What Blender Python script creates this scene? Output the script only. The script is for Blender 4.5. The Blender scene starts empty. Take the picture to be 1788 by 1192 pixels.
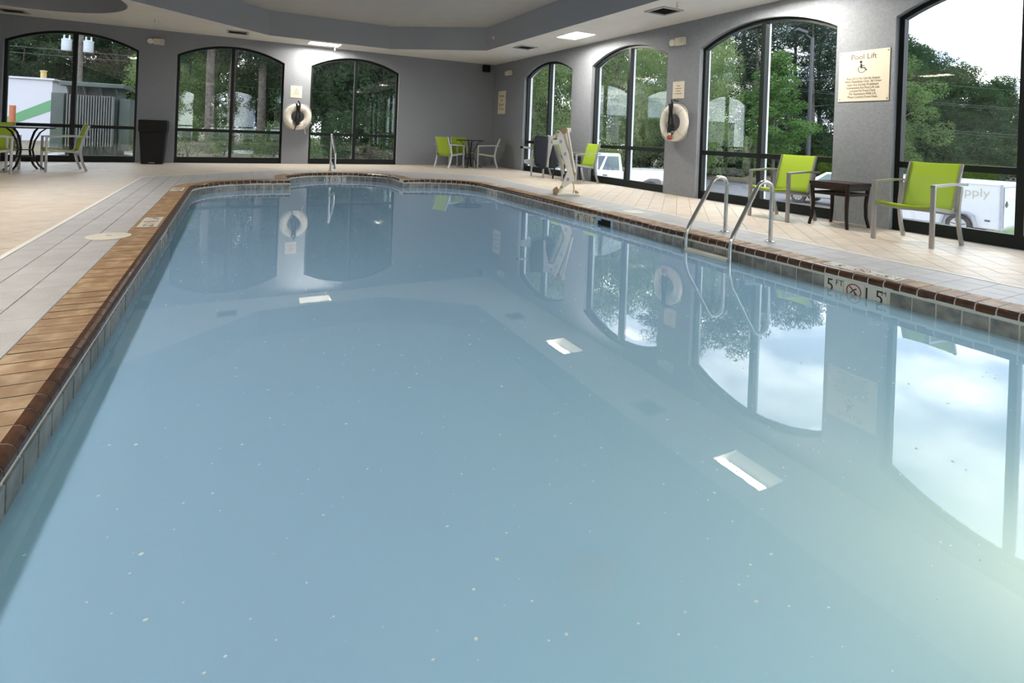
import bpy, bmesh, math, random
import numpy as np
from mathutils import Vector, Matrix

random.seed(7)
rng = np.random.default_rng(11)
SC = bpy.context.scene
COL = SC.collection
PI = math.pi

# ------------------------------------------------------------------ camera
YAW = math.atan2(484, 927)
ROLL = math.radians(2.2)
EYE = 1.05
F = Vector((math.sin(YAW), math.cos(YAW), 0))
R = Vector((math.cos(YAW), -math.sin(YAW), 0))
UP = Vector((0, 0, 1))
cam_d = bpy.data.cameras.new('camera')
cam_d.sensor_fit = 'HORIZONTAL'
cam_d.sensor_width = 36.0
cam_d.lens = 36.0 * 927 / 1788
cam_d.shift_y = -(596 - 235.5) / 1788
cam_d.clip_start = 0.05
cam_d.clip_end = 600
cam = bpy.data.objects.new('camera', cam_d)
cr = R * math.cos(ROLL) + UP * math.sin(ROLL)
cu = -R * math.sin(ROLL) + UP * math.cos(ROLL)
cam.matrix_world = Matrix(((cr.x, cu.x, -F.x, 0), (cr.y, cu.y, -F.y, 0), (cr.z, cu.z, -F.z, EYE), (0, 0, 0, 1)))
COL.objects.link(cam)
SC.camera = cam

# ------------------------------------------------------------------ sky and exposure
SKY_STRENGTH = 3.2
w = bpy.data.worlds.new('sky'); SC.world = w
w.use_nodes = True
nt = w.node_tree; nt.nodes.clear()
n_out = nt.nodes.new('ShaderNodeOutputWorld'); n_bg = nt.nodes.new('ShaderNodeBackground')
n_tc = nt.nodes.new('ShaderNodeTexCoord'); n_sep = nt.nodes.new('ShaderNodeSeparateXYZ')
n_mx = nt.nodes.new('ShaderNodeMath'); n_mx.operation = 'MAXIMUM'; n_mx.inputs[1].default_value = 0.06
n_ad = nt.nodes.new('ShaderNodeMath'); n_ad.operation = 'ADD'; n_ad.inputs[1].default_value = 0.12
n_dx = nt.nodes.new('ShaderNodeMath'); n_dx.operation = 'DIVIDE'
n_dy = nt.nodes.new('ShaderNodeMath'); n_dy.operation = 'DIVIDE'
n_cb = nt.nodes.new('ShaderNodeCombineXYZ')
n_no = nt.nodes.new('ShaderNodeTexNoise'); n_no.inputs['Scale'].default_value = 2.1
n_no.inputs['Detail'].default_value = 6; n_no.inputs['Roughness'].default_value = 0.55
n_rp = nt.nodes.new('ShaderNodeValToRGB')
n_rp.color_ramp.elements[0].position = 0.40; n_rp.color_ramp.elements[0].color = (0.36, 0.41, 0.54, 1)
n_rp.color_ramp.elements[1].position = 0.66; n_rp.color_ramp.elements[1].color = (1.10, 1.10, 1.10, 1)
L = nt.links.new
L(n_tc.outputs['Generated'], n_sep.inputs[0]); L(n_sep.outputs[2], n_mx.inputs[0]); L(n_mx.outputs[0], n_ad.inputs[0])
L(n_sep.outputs[0], n_dx.inputs[0]); L(n_ad.outputs[0], n_dx.inputs[1])
L(n_sep.outputs[1], n_dy.inputs[0]); L(n_ad.outputs[0], n_dy.inputs[1])
L(n_dx.outputs[0], n_cb.inputs[0]); L(n_dy.outputs[0], n_cb.inputs[1])
L(n_cb.outputs[0], n_no.inputs['Vector']); L(n_no.outputs['Fac'], n_rp.inputs[0])
L(n_rp.outputs[0], n_bg.inputs[0]); n_bg.inputs[1].default_value = SKY_STRENGTH
L(n_bg.outputs[0], n_out.inputs[0])
w.cycles.sampling_method = 'MANUAL'; w.cycles.sample_map_resolution = 512

LAMP = 86.0          # radiance of the ceiling-light lenses
SC.view_settings.view_transform = 'Standard'
SC.view_settings.look = 'None'
SC.view_settings.exposure = 1.1
SC.view_settings.gamma = 1.0
SC.view_settings.use_curve_mapping = False
SC.cycles.max_bounces = 10
SC.cycles.diffuse_bounces = 5
SC.cycles.transparent_max_bounces = 24
SC.cycles.caustics_reflective = False
SC.cycles.caustics_refractive = False
SC.cycles.sample_clamp_indirect = 6.0

# ------------------------------------------------------------------ materials
MATS = {}
def mat(name, col, rough=0.6, metal=0.0, var=0.0, vscale=8.0, bump=0.0, bscale=60.0, spec=0.5,
        rnd=0.0, col2=None, ramp=(0.4, 0.6), coat=0.0, detail=4.0):
    """principled with noise colour variation, noise bump and per-object value shift"""
    if name in MATS: return MATS[name]
    m = bpy.data.materials.new(name); m.use_nodes = True
    t = m.node_tree; b = t.nodes['Principled BSDF']
    b.inputs['Roughness'].default_value = rough; b.inputs['Metallic'].default_value = metal
    b.inputs['Specular IOR Level'].default_value = spec
    b.inputs['Coat Weight'].default_value = coat
    b.inputs['Base Color'].default_value = (*col, 1)
    tc = None
    if var or col2 or bump:
        tc = t.nodes.new('ShaderNodeTexCoord')
    out = None
    if var or col2:
        no = t.nodes.new('ShaderNodeTexNoise'); no.inputs['Scale'].default_value = vscale; no.inputs['Detail'].default_value = detail
        t.links.new(tc.outputs['Object'], no.inputs['Vector'])
        rp = t.nodes.new('ShaderNodeValToRGB')
        c2 = col2 if col2 else tuple(c * (1 + var) for c in col)
        c1 = col if col2 else tuple(c * (1 - var) for c in col)
        rp.color_ramp.elements[0].position = ramp[0]; rp.color_ramp.elements[0].color = (*c1, 1)
        rp.color_ramp.elements[1].position = ramp[1]; rp.color_ramp.elements[1].color = (*c2, 1)
        t.links.new(no.outputs['Fac'], rp.inputs[0]); out = rp.outputs[0]
    if rnd:
        oi = t.nodes.new('ShaderNodeObjectInfo'); mr = t.nodes.new('ShaderNodeMapRange')
        mr.inputs['To Min'].default_value = 1 - rnd; mr.inputs['To Max'].default_value = 1 + rnd
        t.links.new(oi.outputs['Random'], mr.inputs['Value'])
        hs = t.nodes.new('ShaderNodeHueSaturation'); hs.inputs['Color'].default_value = (*col, 1)
        if out: t.links.new(out, hs.inputs['Color'])
        t.links.new(mr.outputs[0], hs.inputs['Value']); out = hs.outputs[0]
    if out: t.links.new(out, b.inputs['Base Color'])
    if bump:
        nb = t.nodes.new('ShaderNodeTexNoise'); nb.inputs['Scale'].default_value = bscale; nb.inputs['Detail'].default_value = 3
        bp = t.nodes.new('ShaderNodeBump'); bp.inputs['Strength'].default_value = bump; bp.inputs['Distance'].default_value = 0.01
        t.links.new(tc.outputs['Object'], nb.inputs['Vector']); t.links.new(nb.outputs['Fac'], bp.inputs['Height'])
        t.links.new(bp.outputs[0], b.inputs['Normal'])
    MATS[name] = m
    return m

def emit(name, col, strength):
    m = bpy.data.materials.new(name); m.use_nodes = True
    t = m.node_tree; b = t.nodes['Principled BSDF']
    b.inputs['Base Color'].default_value = (0.8, 0.8, 0.8, 1)
    b.inputs['Emission Color'].default_value = (*col, 1); b.inputs['Emission Strength'].default_value = strength
    MATS[name] = m; return m

def glass_mat(name, tint, base_refl=0.06):
    m = bpy.data.materials.new(name); m.use_nodes = True
    t = m.node_tree; t.nodes.remove(t.nodes['Principled BSDF'])
    o = t.nodes['Material Output']
    tr = t.nodes.new('ShaderNodeBsdfTransparent'); tr.inputs[0].default_value = (*tint, 1)
    gl = t.nodes.new('ShaderNodeBsdfGlossy'); gl.inputs['Roughness'].default_value = 0.0; gl.inputs[0].default_value = (1, 1, 1, 1)
    lw = t.nodes.new('ShaderNodeLayerWeight'); lw.inputs[0].default_value = 0.5
    p = t.nodes.new('ShaderNodeMath'); p.operation = 'POWER'; p.inputs[1].default_value = 5
    ma = t.nodes.new('ShaderNodeMath'); ma.operation = 'MULTIPLY_ADD'; ma.inputs[1].default_value = 0.9; ma.inputs[2].default_value = base_refl
    mx = t.nodes.new('ShaderNodeMixShader')
    t.links.new(lw.outputs['Facing'], p.inputs[0]); t.links.new(p.outputs[0], ma.inputs[0]); t.links.new(ma.outputs[0], mx.inputs[0])
    t.links.new(tr.outputs[0], mx.inputs[1]); t.links.new(gl.outputs[0], mx.inputs[2]); t.links.new(mx.outputs[0], o.inputs[0])
    MATS[name] = m; return m

def water_mat():
    m = bpy.data.materials.new('pool_water'); m.use_nodes = True
    t = m.node_tree; t.nodes.remove(t.nodes['Principled BSDF']); o = t.nodes['Material Output']
    tc = t.nodes.new('ShaderNodeTexCoord')
    n1 = t.nodes.new('ShaderNodeTexNoise'); n1.inputs['Scale'].default_value = 2.2; n1.inputs['Detail'].default_value = 2
    n2 = t.nodes.new('ShaderNodeTexNoise'); n2.inputs['Scale'].default_value = 26; n2.inputs['Detail'].default_value = 2
    for n in (n1, n2): t.links.new(tc.outputs['Object'], n.inputs['Vector'])
    b1 = t.nodes.new('ShaderNodeBump'); b1.inputs['Strength'].default_value = 0.004; b1.inputs['Distance'].default_value = 0.03
    b2 = t.nodes.new('ShaderNodeBump'); b2.inputs['Strength'].default_value = 0.003; b2.inputs['Distance'].default_value = 0.006
    t.links.new(n1.outputs['Fac'], b1.inputs['Height']); t.links.new(n2.outputs['Fac'], b2.inputs['Height'])
    t.links.new(b1.outputs[0], b2.inputs['Normal'])
    gl = t.nodes.new('ShaderNodeBsdfGlossy'); gl.inputs['Roughness'].default_value = 0.0; gl.inputs[0].default_value = (1, 1, 1, 1)
    t.links.new(b2.outputs[0], gl.inputs['Normal'])
    lw = t.nodes.new('ShaderNodeLayerWeight'); lw.inputs[0].default_value = 0.5
    pw = t.nodes.new('ShaderNodeMath'); pw.operation = 'POWER'; pw.inputs[1].default_value = 5
    fr = t.nodes.new('ShaderNodeMath'); fr.operation = 'MULTIPLY_ADD'; fr.inputs[1].default_value = 0.97; fr.inputs[2].default_value = 0.026
    t.links.new(lw.outputs['Facing'], pw.inputs[0]); t.links.new(pw.outputs[0], fr.inputs[0])
    mx = t.nodes.new('ShaderNodeMixShader'); cl = t.nodes.new('ShaderNodeBsdfTransparent')
    t.links.new(fr.outputs[0], mx.inputs[0]); t.links.new(cl.outputs[0], mx.inputs[1]); t.links.new(gl.outputs[0], mx.inputs[2])
    t.links.new(mx.outputs[0], o.inputs[0])
    MATS['pool_water'] = m; return m

def turbid_mat():
    m = bpy.data.materials.new('turbid_water'); m.use_nodes = True
    t = m.node_tree; t.nodes.remove(t.nodes['Principled BSDF']); o = t.nodes['Material Output']
    tr = t.nodes.new('ShaderNodeBsdfTransparent'); tr.inputs[0].default_value = (0.62, 0.84, 0.93, 1)
    df = t.nodes.new('ShaderNodeBsdfDiffuse'); df.inputs[0].default_value = (0.43, 0.655, 0.97, 1)
    tl = t.nodes.new('ShaderNodeBsdfTranslucent'); tl.inputs[0].default_value = (0.66, 0.79, 0.80, 1)
    md = t.nodes.new('ShaderNodeMixShader'); md.inputs[0].default_value = 0.25
    t.links.new(df.outputs[0], md.inputs[1]); t.links.new(tl.outputs[0], md.inputs[2])
    mm = t.nodes.new('ShaderNodeMixShader'); mm.inputs[0].default_value = 0.82
    t.links.new(tr.outputs[0], mm.inputs[1]); t.links.new(md.outputs[0], mm.inputs[2])
    t.links.new(mm.outputs[0], o.inputs[0])
    MATS['turbid_water'] = m; return m

def leaf_mat(name, c1, c2):
    m = bpy.data.materials.new(name); m.use_nodes = True
    t = m.node_tree; t.nodes.remove(t.nodes['Principled BSDF']); o = t.nodes['Material Output']
    tc = t.nodes.new('ShaderNodeTexCoord'); no = t.nodes.new('ShaderNodeTexNoise'); no.inputs['Scale'].default_value = 0.9; no.inputs['Detail'].default_value = 4
    rp = t.nodes.new('ShaderNodeValToRGB'); rp.color_ramp.elements[0].position = 0.35; rp.color_ramp.elements[1].position = 0.65
    rp.color_ramp.elements[0].color = (*c1, 1); rp.color_ramp.elements[1].color = (*c2, 1)
    t.links.new(tc.outputs['Object'], no.inputs['Vector']); t.links.new(no.outputs['Fac'], rp.inputs[0])
    df = t.nodes.new('ShaderNodeBsdfDiffuse'); tl = t.nodes.new('ShaderNodeBsdfTranslucent')
    t.links.new(rp.outputs[0], df.inputs[0]); t.links.new(rp.outputs[0], tl.inputs[0])
    mx = t.nodes.new('ShaderNodeMixShader'); mx.inputs[0].default_value = 0.35
    t.links.new(df.outputs[0], mx.inputs[1]); t.links.new(tl.outputs[0], mx.inputs[2]); t.links.new(mx.outputs[0], o.inputs[0])
    MATS[name] = m; return m

def sling_mat():
    m = bpy.data.materials.new('green_sling'); m.use_nodes = True
    t = m.node_tree; t.nodes.remove(t.nodes['Principled BSDF']); o = t.nodes['Material Output']
    tc = t.nodes.new('ShaderNodeTexCoord'); wv = t.nodes.new('ShaderNodeTexWave'); wv.inputs['Scale'].default_value = 90; wv.bands_direction = 'Z'
    rp = t.nodes.new('ShaderNodeValToRGB')
    rp.color_ramp.elements[0].color = (0.43, 0.57, 0.06, 1); rp.color_ramp.elements[1].color = (0.54, 0.69, 0.10, 1)
    t.links.new(tc.outputs['Object'], wv.inputs['Vector']); t.links.new(wv.outputs['Fac'], rp.inputs[0])
    df = t.nodes.new('ShaderNodeBsdfDiffuse'); tl = t.nodes.new('ShaderNodeBsdfTranslucent')
    t.links.new(rp.outputs[0], df.inputs[0]); t.links.new(rp.outputs[0], tl.inputs[0])
    a = t.nodes.new('ShaderNodeMixShader'); a.inputs[0].default_value = 0.30
    t.links.new(df.outputs[0], a.inputs[1]); t.links.new(tl.outputs[0], a.inputs[2])
    tr = t.nodes.new('ShaderNodeBsdfTransparent'); b = t.nodes.new('ShaderNodeMixShader'); b.inputs[0].default_value = 0.14
    t.links.new(a.outputs[0], b.inputs[1]); t.links.new(tr.outputs[0], b.inputs[2]); t.links.new(b.outputs[0], o.inputs[0])
    MATS['green_sling'] = m; return m

WALL_C = (0.245, 0.26, 0.29)
mat('wall_paint', WALL_C, 0.75, bump=0.35, bscale=55, var=0.06, vscale=30)
mat('tray_paint', (0.36, 0.38, 0.415), 0.8)
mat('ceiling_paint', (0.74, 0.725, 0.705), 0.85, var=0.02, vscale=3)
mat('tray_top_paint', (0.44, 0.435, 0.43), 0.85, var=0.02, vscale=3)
mat('exterior_stucco', (0.78, 0.78, 0.80), 0.85, bump=0.2)
mat('window_frame', (0.008, 0.011, 0.010), 0.45, spec=0.25)
mat('window_cap', (0.80, 0.80, 0.82), 0.5)
glass_mat('window_glass', (0.88, 0.91, 0.90))
mat('grout', (0.34, 0.295, 0.25), 0.9)
mat('pool_grout', (0.72, 0.71, 0.64), 0.9)
mat('deck_tile', (0.61, 0.525, 0.435), 0.40, spec=0.5, var=0.05, vscale=6, rnd=0.05, bump=0.06, bscale=90)
mat('band_tile', (0.50, 0.49, 0.50), 0.36, spec=0.5, var=0.05, vscale=5, rnd=0.05, bump=0.35, bscale=170)
mat('white_strip', (0.82, 0.80, 0.76), 0.5)
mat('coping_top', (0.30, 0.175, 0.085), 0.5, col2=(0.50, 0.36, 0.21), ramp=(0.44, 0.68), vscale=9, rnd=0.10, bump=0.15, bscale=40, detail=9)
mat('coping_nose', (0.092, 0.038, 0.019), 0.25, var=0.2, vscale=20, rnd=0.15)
mat('waterline_tile', (0.15, 0.15, 0.145), 0.3, col2=(0.38, 0.375, 0.34), ramp=(0.3, 0.72), vscale=14, rnd=0.15, detail=8)
mat('marker_tile', (0.72, 0.70, 0.62), 0.35)
mat('marker_black', (0.02, 0.022, 0.025), 0.5)
mat('marker_red', (0.30, 0.06, 0.05), 0.5)
mat('pool_plaster', (0.60, 0.80, 0.84), 0.8, var=0.06, vscale=1.5)
mat('skimmer_blue', (0.42, 0.56, 0.74), 0.4)
mat('shade_black', (0.01, 0.01, 0.008), 0.9)  # shade inside openings put in as near-black; also the speaker grille
water_mat(); turbid_mat()
mat('fleck', (0.80, 0.82, 0.82), 0.7)
mat('steel', (0.62, 0.61, 0.58), 0.16, metal=1.0)
mat('tread', (0.70, 0.69, 0.60), 0.45)
mat('alu', (0.43, 0.42, 0.41), 0.33, metal=0.75)
sling_mat()
mat('black_metal', (0.012, 0.012, 0.013), 0.42)
mat('wicker', (0.013, 0.009, 0.007), 0.6, spec=0.25, col2=(0.034, 0.021, 0.014), ramp=(0.35, 0.65), vscale=120, bump=0.5, bscale=160)
mat('black_plastic', (0.008, 0.008, 0.009), 0.6, spec=0.25, var=0.1, vscale=30)
mat('off_white', (0.74, 0.70, 0.60), 0.45)
mat('fixture_cream', (0.62, 0.58, 0.47), 0.5)
mat('lamp_clear', (0.75, 0.72, 0.62), 0.2)
mat('lift_white', (0.76, 0.73, 0.66), 0.4, col2=(0.68, 0.63, 0.52), ramp=(0.5, 0.8), vscale=7)
mat('lift_rust', (0.38, 0.27, 0.12), 0.7)
mat('lift_cover', (0.030, 0.034, 0.045), 0.6, bump=0.2, bscale=18)
mat('blue_print', (0.36, 0.36, 0.50), 0.5)
mat('ring_white', (0.80, 0.76, 0.67), 0.55, var=0.04, vscale=12, bump=0.15, bscale=70)
mat('rope_black', (0.010, 0.009, 0.009), 0.8)
mat('rope_white', (0.7, 0.68, 0.6), 0.8)
mat('float_red', (0.33, 0.075, 0.04), 0.5)
mat('sign_cream', (0.80, 0.72, 0.57), 0.5)
mat('sign_text', (0.13, 0.085, 0.05), 0.6)
mat('sign_dark', (0.015, 0.011, 0.008), 0.5)
mat('brass', (0.35, 0.22, 0.07), 0.4, metal=0.8)
mat('vent_grey', (0.44, 0.43, 0.42), 0.6)
emit('lens_glow', (1.0, 0.94, 0.84), LAMP)
mat('reflector', (0.86, 0.83, 0.76), 0.35)
emit('pool_lamp', (1.0, 0.90, 0.58), 58.0)
# outdoors
mat('asphalt', (0.115, 0.118, 0.14), 0.9, var=0.15, vscale=0.6)
mat('concrete', (0.30, 0.30, 0.30), 0.9, var=0.1, vscale=0.5)
mat('dirt', (0.085, 0.062, 0.045), 0.95, col2=(0.12, 0.11, 0.06), vscale=0.8, bump=0.5, bscale=4)
mat('grass', (0.06, 0.11, 0.03), 0.95, col2=(0.10, 0.16, 0.05), vscale=1.2, bump=0.6, bscale=12)
mat('bark', (0.075, 0.06, 0.05), 0.95, col2=(0.13, 0.11, 0.095), vscale=6, bump=0.6, bscale=14)
mat('pole_wood', (0.10, 0.085, 0.07), 0.9, var=0.2)
mat('pole_grey', (0.055, 0.058, 0.068), 0.6)
mat('wire', (0.05, 0.05, 0.055), 0.6)
mat('can_grey', (0.40, 0.42, 0.46), 0.5)
mat('xfmr_green', (0.062, 0.080, 0.074), 0.6, var=0.1, vscale=3)
mat('xfmr_fin', (0.15, 0.165, 0.16), 0.5)
mat('gap_shade', (0.012, 0.013, 0.013), 0.7)  # near-black painted as shade in the fin gaps and wheel slots
mat('bldg_white', (0.50, 0.50, 0.56), 0.8, bump=0.4, bscale=5)
mat('bldg_green', (0.10, 0.27, 0.13), 0.7)
mat('chimney_yellow', (0.42, 0.31, 0.12), 0.7)
mat('car_white', (0.74, 0.75, 0.78), 0.25, coat=0.6)
mat('car_silver', (0.46, 0.45, 0.40), 0.3, metal=0.35, coat=0.6)
mat('car_glass', (0.10, 0.13, 0.16), 0.08)
mat('tire', (0.02, 0.02, 0.022), 0.8)
mat('rim', (0.55, 0.55, 0.57), 0.3, metal=0.8)
mat('trailer_white', (0.52, 0.52, 0.55), 0.45)
mat('trailer_trim', (0.30, 0.31, 0.35), 0.5)
mat('trailer_text', (0.36, 0.34, 0.30), 0.6)
mat('tail_red', (0.3, 0.03, 0.02), 0.4)
mat('post_orange', (0.35, 0.10, 0.04), 0.6)
leaf_mat('leaf_dark', (0.021, 0.043, 0.021), (0.048, 0.086, 0.036))
leaf_mat('leaf_pine', (0.014, 0.032, 0.022), (0.034, 0.062, 0.034))
leaf_mat('leaf_mid', (0.070, 0.118, 0.045), (0.16, 0.225, 0.088))
leaf_mat('leaf_maple', (0.056, 0.120, 0.034), (0.115, 0.210, 0.062))
leaf_mat('leaf_olive', (0.095, 0.148, 0.055), (0.205, 0.270, 0.115))

# ------------------------------------------------------------------ helpers
def tag(o, label=None, cat=None, group=None, kind=None):
    if label: o['label'] = label
    if cat: o['category'] = cat
    if group: o['group'] = group
    if kind: o['kind'] = kind
    return o

def thing(name, label, cat, loc=(0, 0, 0), rotz=0.0, group=None, kind=None):
    o = bpy.data.objects.new(name, None); o.empty_display_size = 0.1
    COL.objects.link(o); o.location = loc; o.rotation_euler = (0, 0, rotz)
    return tag(o, label, cat, group, kind)

def struct(name, label=None):
    o = bpy.data.objects.new(name, None); COL.objects.link(o)
    tag(o, label, None, None, 'structure'); return o

class MB:
    def __init__(s): s.v = []; s.f = []; s.m = []
    def add(s, vs, fs, mi=0):
        k = len(s.v); s.v += [tuple(p) for p in vs]
        for f in fs: s.f.append(tuple(i + k for i in f)); s.m.append(mi)
        return s
    def hexa(s, p, mi=0):      # p: 4 bottom + 4 top corners
        return s.add(p, [(3, 2, 1, 0), (4, 5, 6, 7), (0, 1, 5, 4), (1, 2, 6, 5), (2, 3, 7, 6), (3, 0, 4, 7)], mi)
    def box(s, a, b, mi=0):
        x0, y0, z0 = a; x1, y1, z1 = b
        return s.hexa([(x0, y0, z0), (x1, y0, z0), (x1, y1, z0), (x0, y1, z0), (x0, y0, z1), (x1, y0, z1), (x1, y1, z1), (x0, y1, z1)], mi)
    def bar(s, a, b, wd, ht, up=(0, 0, 1), mi=0):   # rectangular bar from a to b
        a = Vector(a); b = Vector(b); d = (b - a).normalized(); u = Vector(up)
        sd = d.cross(u)
        if sd.length < 1e-4: sd = d.cross(Vector((0, 1, 0)))
        sd.normalize(); u = sd.cross(d).normalized()
        q = []
        for e in (a, b):
            q += [e - sd * wd / 2 - u * ht / 2, e + sd * wd / 2 - u * ht / 2, e + sd * wd / 2 + u * ht / 2, e - sd * wd / 2 + u * ht / 2]
        return s.hexa(q, mi)
    def ribbon(s, pts, wd, ht, wdir, mi=0):          # rectangular section swept along pts, width along wdir
        wv = Vector(wdir).normalized(); pts = [Vector(p) for p in pts]; rings = []
        for i, p in enumerate(pts):
            d = (pts[min(i + 1, len(pts) - 1)] - pts[max(i - 1, 0)]).normalized()
            n = wv.cross(d).normalized()
            rings.append([p - wv * wd / 2 - n * ht / 2, p + wv * wd / 2 - n * ht / 2, p + wv * wd / 2 + n * ht / 2, p - wv * wd / 2 + n * ht / 2])
        return s.loft(rings, mi)
    def loft(s, rings, mi=0, caps=True, closed=False):
        n = len(rings[0]); vs = [p for r in rings for p in r]; fs = []
        m = len(rings)
        for i in range(m if closed else m - 1):
            j = (i + 1) % m
            for k in range(n):
                l = (k + 1) % n; fs.append((i * n + k, i * n + l, j * n + l, j * n + k))
        if caps and not closed:
            fs.append(tuple(range(n - 1, -1, -1))); fs.append(tuple((m - 1) * n + k for k in range(n)))
        return s.add(vs, fs, mi)
    def tube(s, pts, r, n=10, mi=0, closed=False):
        pts = [Vector(p) for p in pts]; m = len(pts); rings = []
        nrm = None
        for i, p in enumerate(pts):
            if closed: d = pts[(i + 1) % m] - pts[i - 1]
            else: d = pts[min(i + 1, m - 1)] - pts[max(i - 1, 0)]
            d.normalize()
            if nrm is None:
                nrm = d.cross(Vector((0, 0, 1)))
                if nrm.length < 1e-3: nrm = d.cross(Vector((1, 0, 0)))
            nrm = (nrm - d * nrm.dot(d)).normalized(); bn = d.cross(nrm)
            rr = r[i] if isinstance(r, (list, tuple)) else r
            rings.append([p + (nrm * math.cos(2 * PI * k / n) + bn * math.sin(2 * PI * k / n)) * rr for k in range(n)])
        return s.loft(rings, mi, True, closed)
    def lathe(s, prof, n=24, mi=0, c=(0, 0, 0), M=None):
        rings = []
        for r_, z_ in prof:
            ring = [Vector((r_ * math.cos(2 * PI * k / n), r_ * math.sin(2 * PI * k / n), z_)) for k in range(n)]
            if M: ring = [M @ p for p in ring]
            rings.append([p + Vector(c) for p in ring])
        return s.loft(rings, mi)
    def prism(s, poly, T, d0, d1, mi=0):             # poly: list of (a,b); T(a,b,d)
        n = len(poly)
        vs = [T(a, b, d0) for a, b in poly] + [T(a, b, d1) for a, b in poly]
        fs = [tuple(range(n - 1, -1, -1)), tuple(range(n, 2 * n))] + [(i, (i + 1) % n, n + (i + 1) % n, n + i) for i in range(n)]
        return s.add(vs, fs, mi)
    def mesh(s, name, mats, smooth=None, fix=True):
        me = bpy.data.meshes.new(name); me.from_pydata(s.v, [], s.f)
        for m in (mats if isinstance(mats, (list, tuple)) else [mats]): me.materials.append(MATS[m])
        me.polygons.foreach_set('material_index', s.m)
        if fix:
            bm = bmesh.new(); bm.from_mesh(me); bmesh.ops.recalc_face_normals(bm, faces=bm.faces); bm.to_mesh(me); bm.free()
        if smooth:
            me.polygons.foreach_set('use_smooth', [True] * len(me.polygons)); me.set_sharp_from_angle(angle=math.radians(smooth))
        me.update(); return me
    def build(s, name, mats, parent=None, smooth=None, loc=None, rotz=None, bevel=0.0, fix=True):
        o = bpy.data.objects.new(name, s.mesh(name, mats, smooth, fix)); COL.objects.link(o); o.parent = parent
        if loc: o.location = loc
        if rotz is not None: o.rotation_euler = (0, 0, rotz)
        if bevel:
            b = o.modifiers.new('bevel', 'BEVEL'); b.width = bevel; b.segments = 2; b.limit_method = 'ANGLE'; b.angle_limit = math.radians(40)
        return o

def copy_tree(o, parent=None):
    c = o.copy(); COL.objects.link(c); c.parent = parent
    for ch in o.children: copy_tree(ch, c)
    return c

def place(o, loc, rotz=0, label=None, group=None, scale=None):
    o.location = loc; o.rotation_euler = (0, 0, rotz)
    if label: o['label'] = label
    if group: o['group'] = group
    if scale: o.scale = scale if isinstance(scale, tuple) else (scale,) * 3
    return o

def text(name, body, size, M, m, parent, align='CENTER', extrude=0.0006, shear=0, sx=1.0):
    cu_ = bpy.data.curves.new(name, 'FONT'); cu_.body = body; cu_.size = size; cu_.align_x = align; cu_.align_y = 'CENTER'
    cu_.extrude = extrude; cu_.materials.append(MATS[m]); cu_.resolution_u = 3
    tmp = bpy.data.objects.new(name, cu_); me = bpy.data.meshes.new_from_object(tmp)
    bpy.data.objects.remove(tmp); bpy.data.curves.remove(cu_)
    o = bpy.data.objects.new(name, me); COL.objects.link(o); o.parent = parent
    o.matrix_local = M @ Matrix.Diagonal((sx, 1, 1, 1)); return o

def frame(o, x, y):        # matrix with origin o, local x and y axes
    x = Vector(x).normalized(); y = Vector(y).normalized(); z = x.cross(y); o = Vector(o)
    return Matrix(((x.x, y.x, z.x, o.x), (x.y, y.y, z.y, o.y), (x.z, y.z, z.z, o.z), (0, 0, 0, 1)))

def fill_poly(loops, z, flip=False):   # planar triangulated polygon with holes
    bm = bmesh.new(); es = []
    for lp in loops:
        vs = [bm.verts.new((x, y, z)) for x, y in lp]
        es += [bm.edges.new((vs[i], vs[(i + 1) % len(vs)])) for i in range(len(vs))]
    bmesh.ops.triangle_fill(bm, use_beauty=True, use_dissolve=False, edges=es)
    want = -1 if flip else 1
    for f_ in bm.faces:
        f_.normal_update()
        if f_.normal.z * want < 0: f_.normal_flip()
    mb = MB(); bm.verts.index_update()
    mb.add([v.co[:] for v in bm.verts], [[v.index for v in f_.verts] for f_ in bm.faces]); bm.free()
    return mb

# ------------------------------------------------------------------ room dimensions (metres)
WR, WB, WL, WF = 7.65, 16.1, -6.0, -4.5     # right, back, left, front wall faces
CEIL, TRAY = 3.36, 4.0
ZW = -0.17                                   # water level
WW, SPRING, RISE = 2.55, 2.80, 0.33
ARC_R = ((WW / 2) ** 2 + RISE ** 2) / (2 * RISE)
def arch_z(a, inset=0.0):
    r = ARC_R - inset; return SPRING + RISE - ARC_R + math.sqrt(max(r * r - a * a, 0))

BACK_W = [-6.8 + 0.0, -3.46, -0.10, 3.15]
BACK_W = BACK_W[1:]
RIGHT_W = [-0.76, 2.60, 5.92, 9.30, 12.70]
FRONT_W = [-3.46, -0.10, 3.15]

def T_right(a, d, z): return (WR + d, a, z)
def T_back(a, d, z): return (a, WB + d, z)
def T_front(a, d, z): return (a, WF - d, z)
def T_left(a, d, z): return (WL - d, a, z)

def wall_mesh(T, a0, a1, centers, d0, d1, z0, z1, N=20):
    mb = MB(); hw = WW / 2
    edges = [a0]
    for c in sorted(centers): edges += [c - hw, c + hw]
    edges.append(a1)
    def quad8(pa, pb):   # prism between a=pa and a=pb with bottom heights given
        (xa, za), (xb, zb) = pa, pb
        mb.hexa([T(xa, d0, za), T(xb, d0, zb), T(xb, d1, zb), T(xa, d1, za), T(xa, d0, z1), T(xb, d0, z1), T(xb, d1, z1), T(xa, d1, z1)])
    for i in range(0, len(edges), 2): quad8((edges[i], z0), (edges[i + 1], z0))
    for c in centers:
        for k in range(N):
            p = -hw + WW * k / N; q = -hw + WW * (k + 1) / N
            quad8((c + p, arch_z(p)), (c + q, arch_z(q)))
        if z0 < -0.01:
            mb.hexa([T(c - hw, d0, z0), T(c + hw, d0, z0), T(c + hw, d1, z0), T(c - hw, d1, z0), T(c - hw, d0, -0.004), T(c + hw, d0, -0.004), T(c + hw, d1, -0.004), T(c - hw, d1, -0.004)])
    return mb

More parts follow.
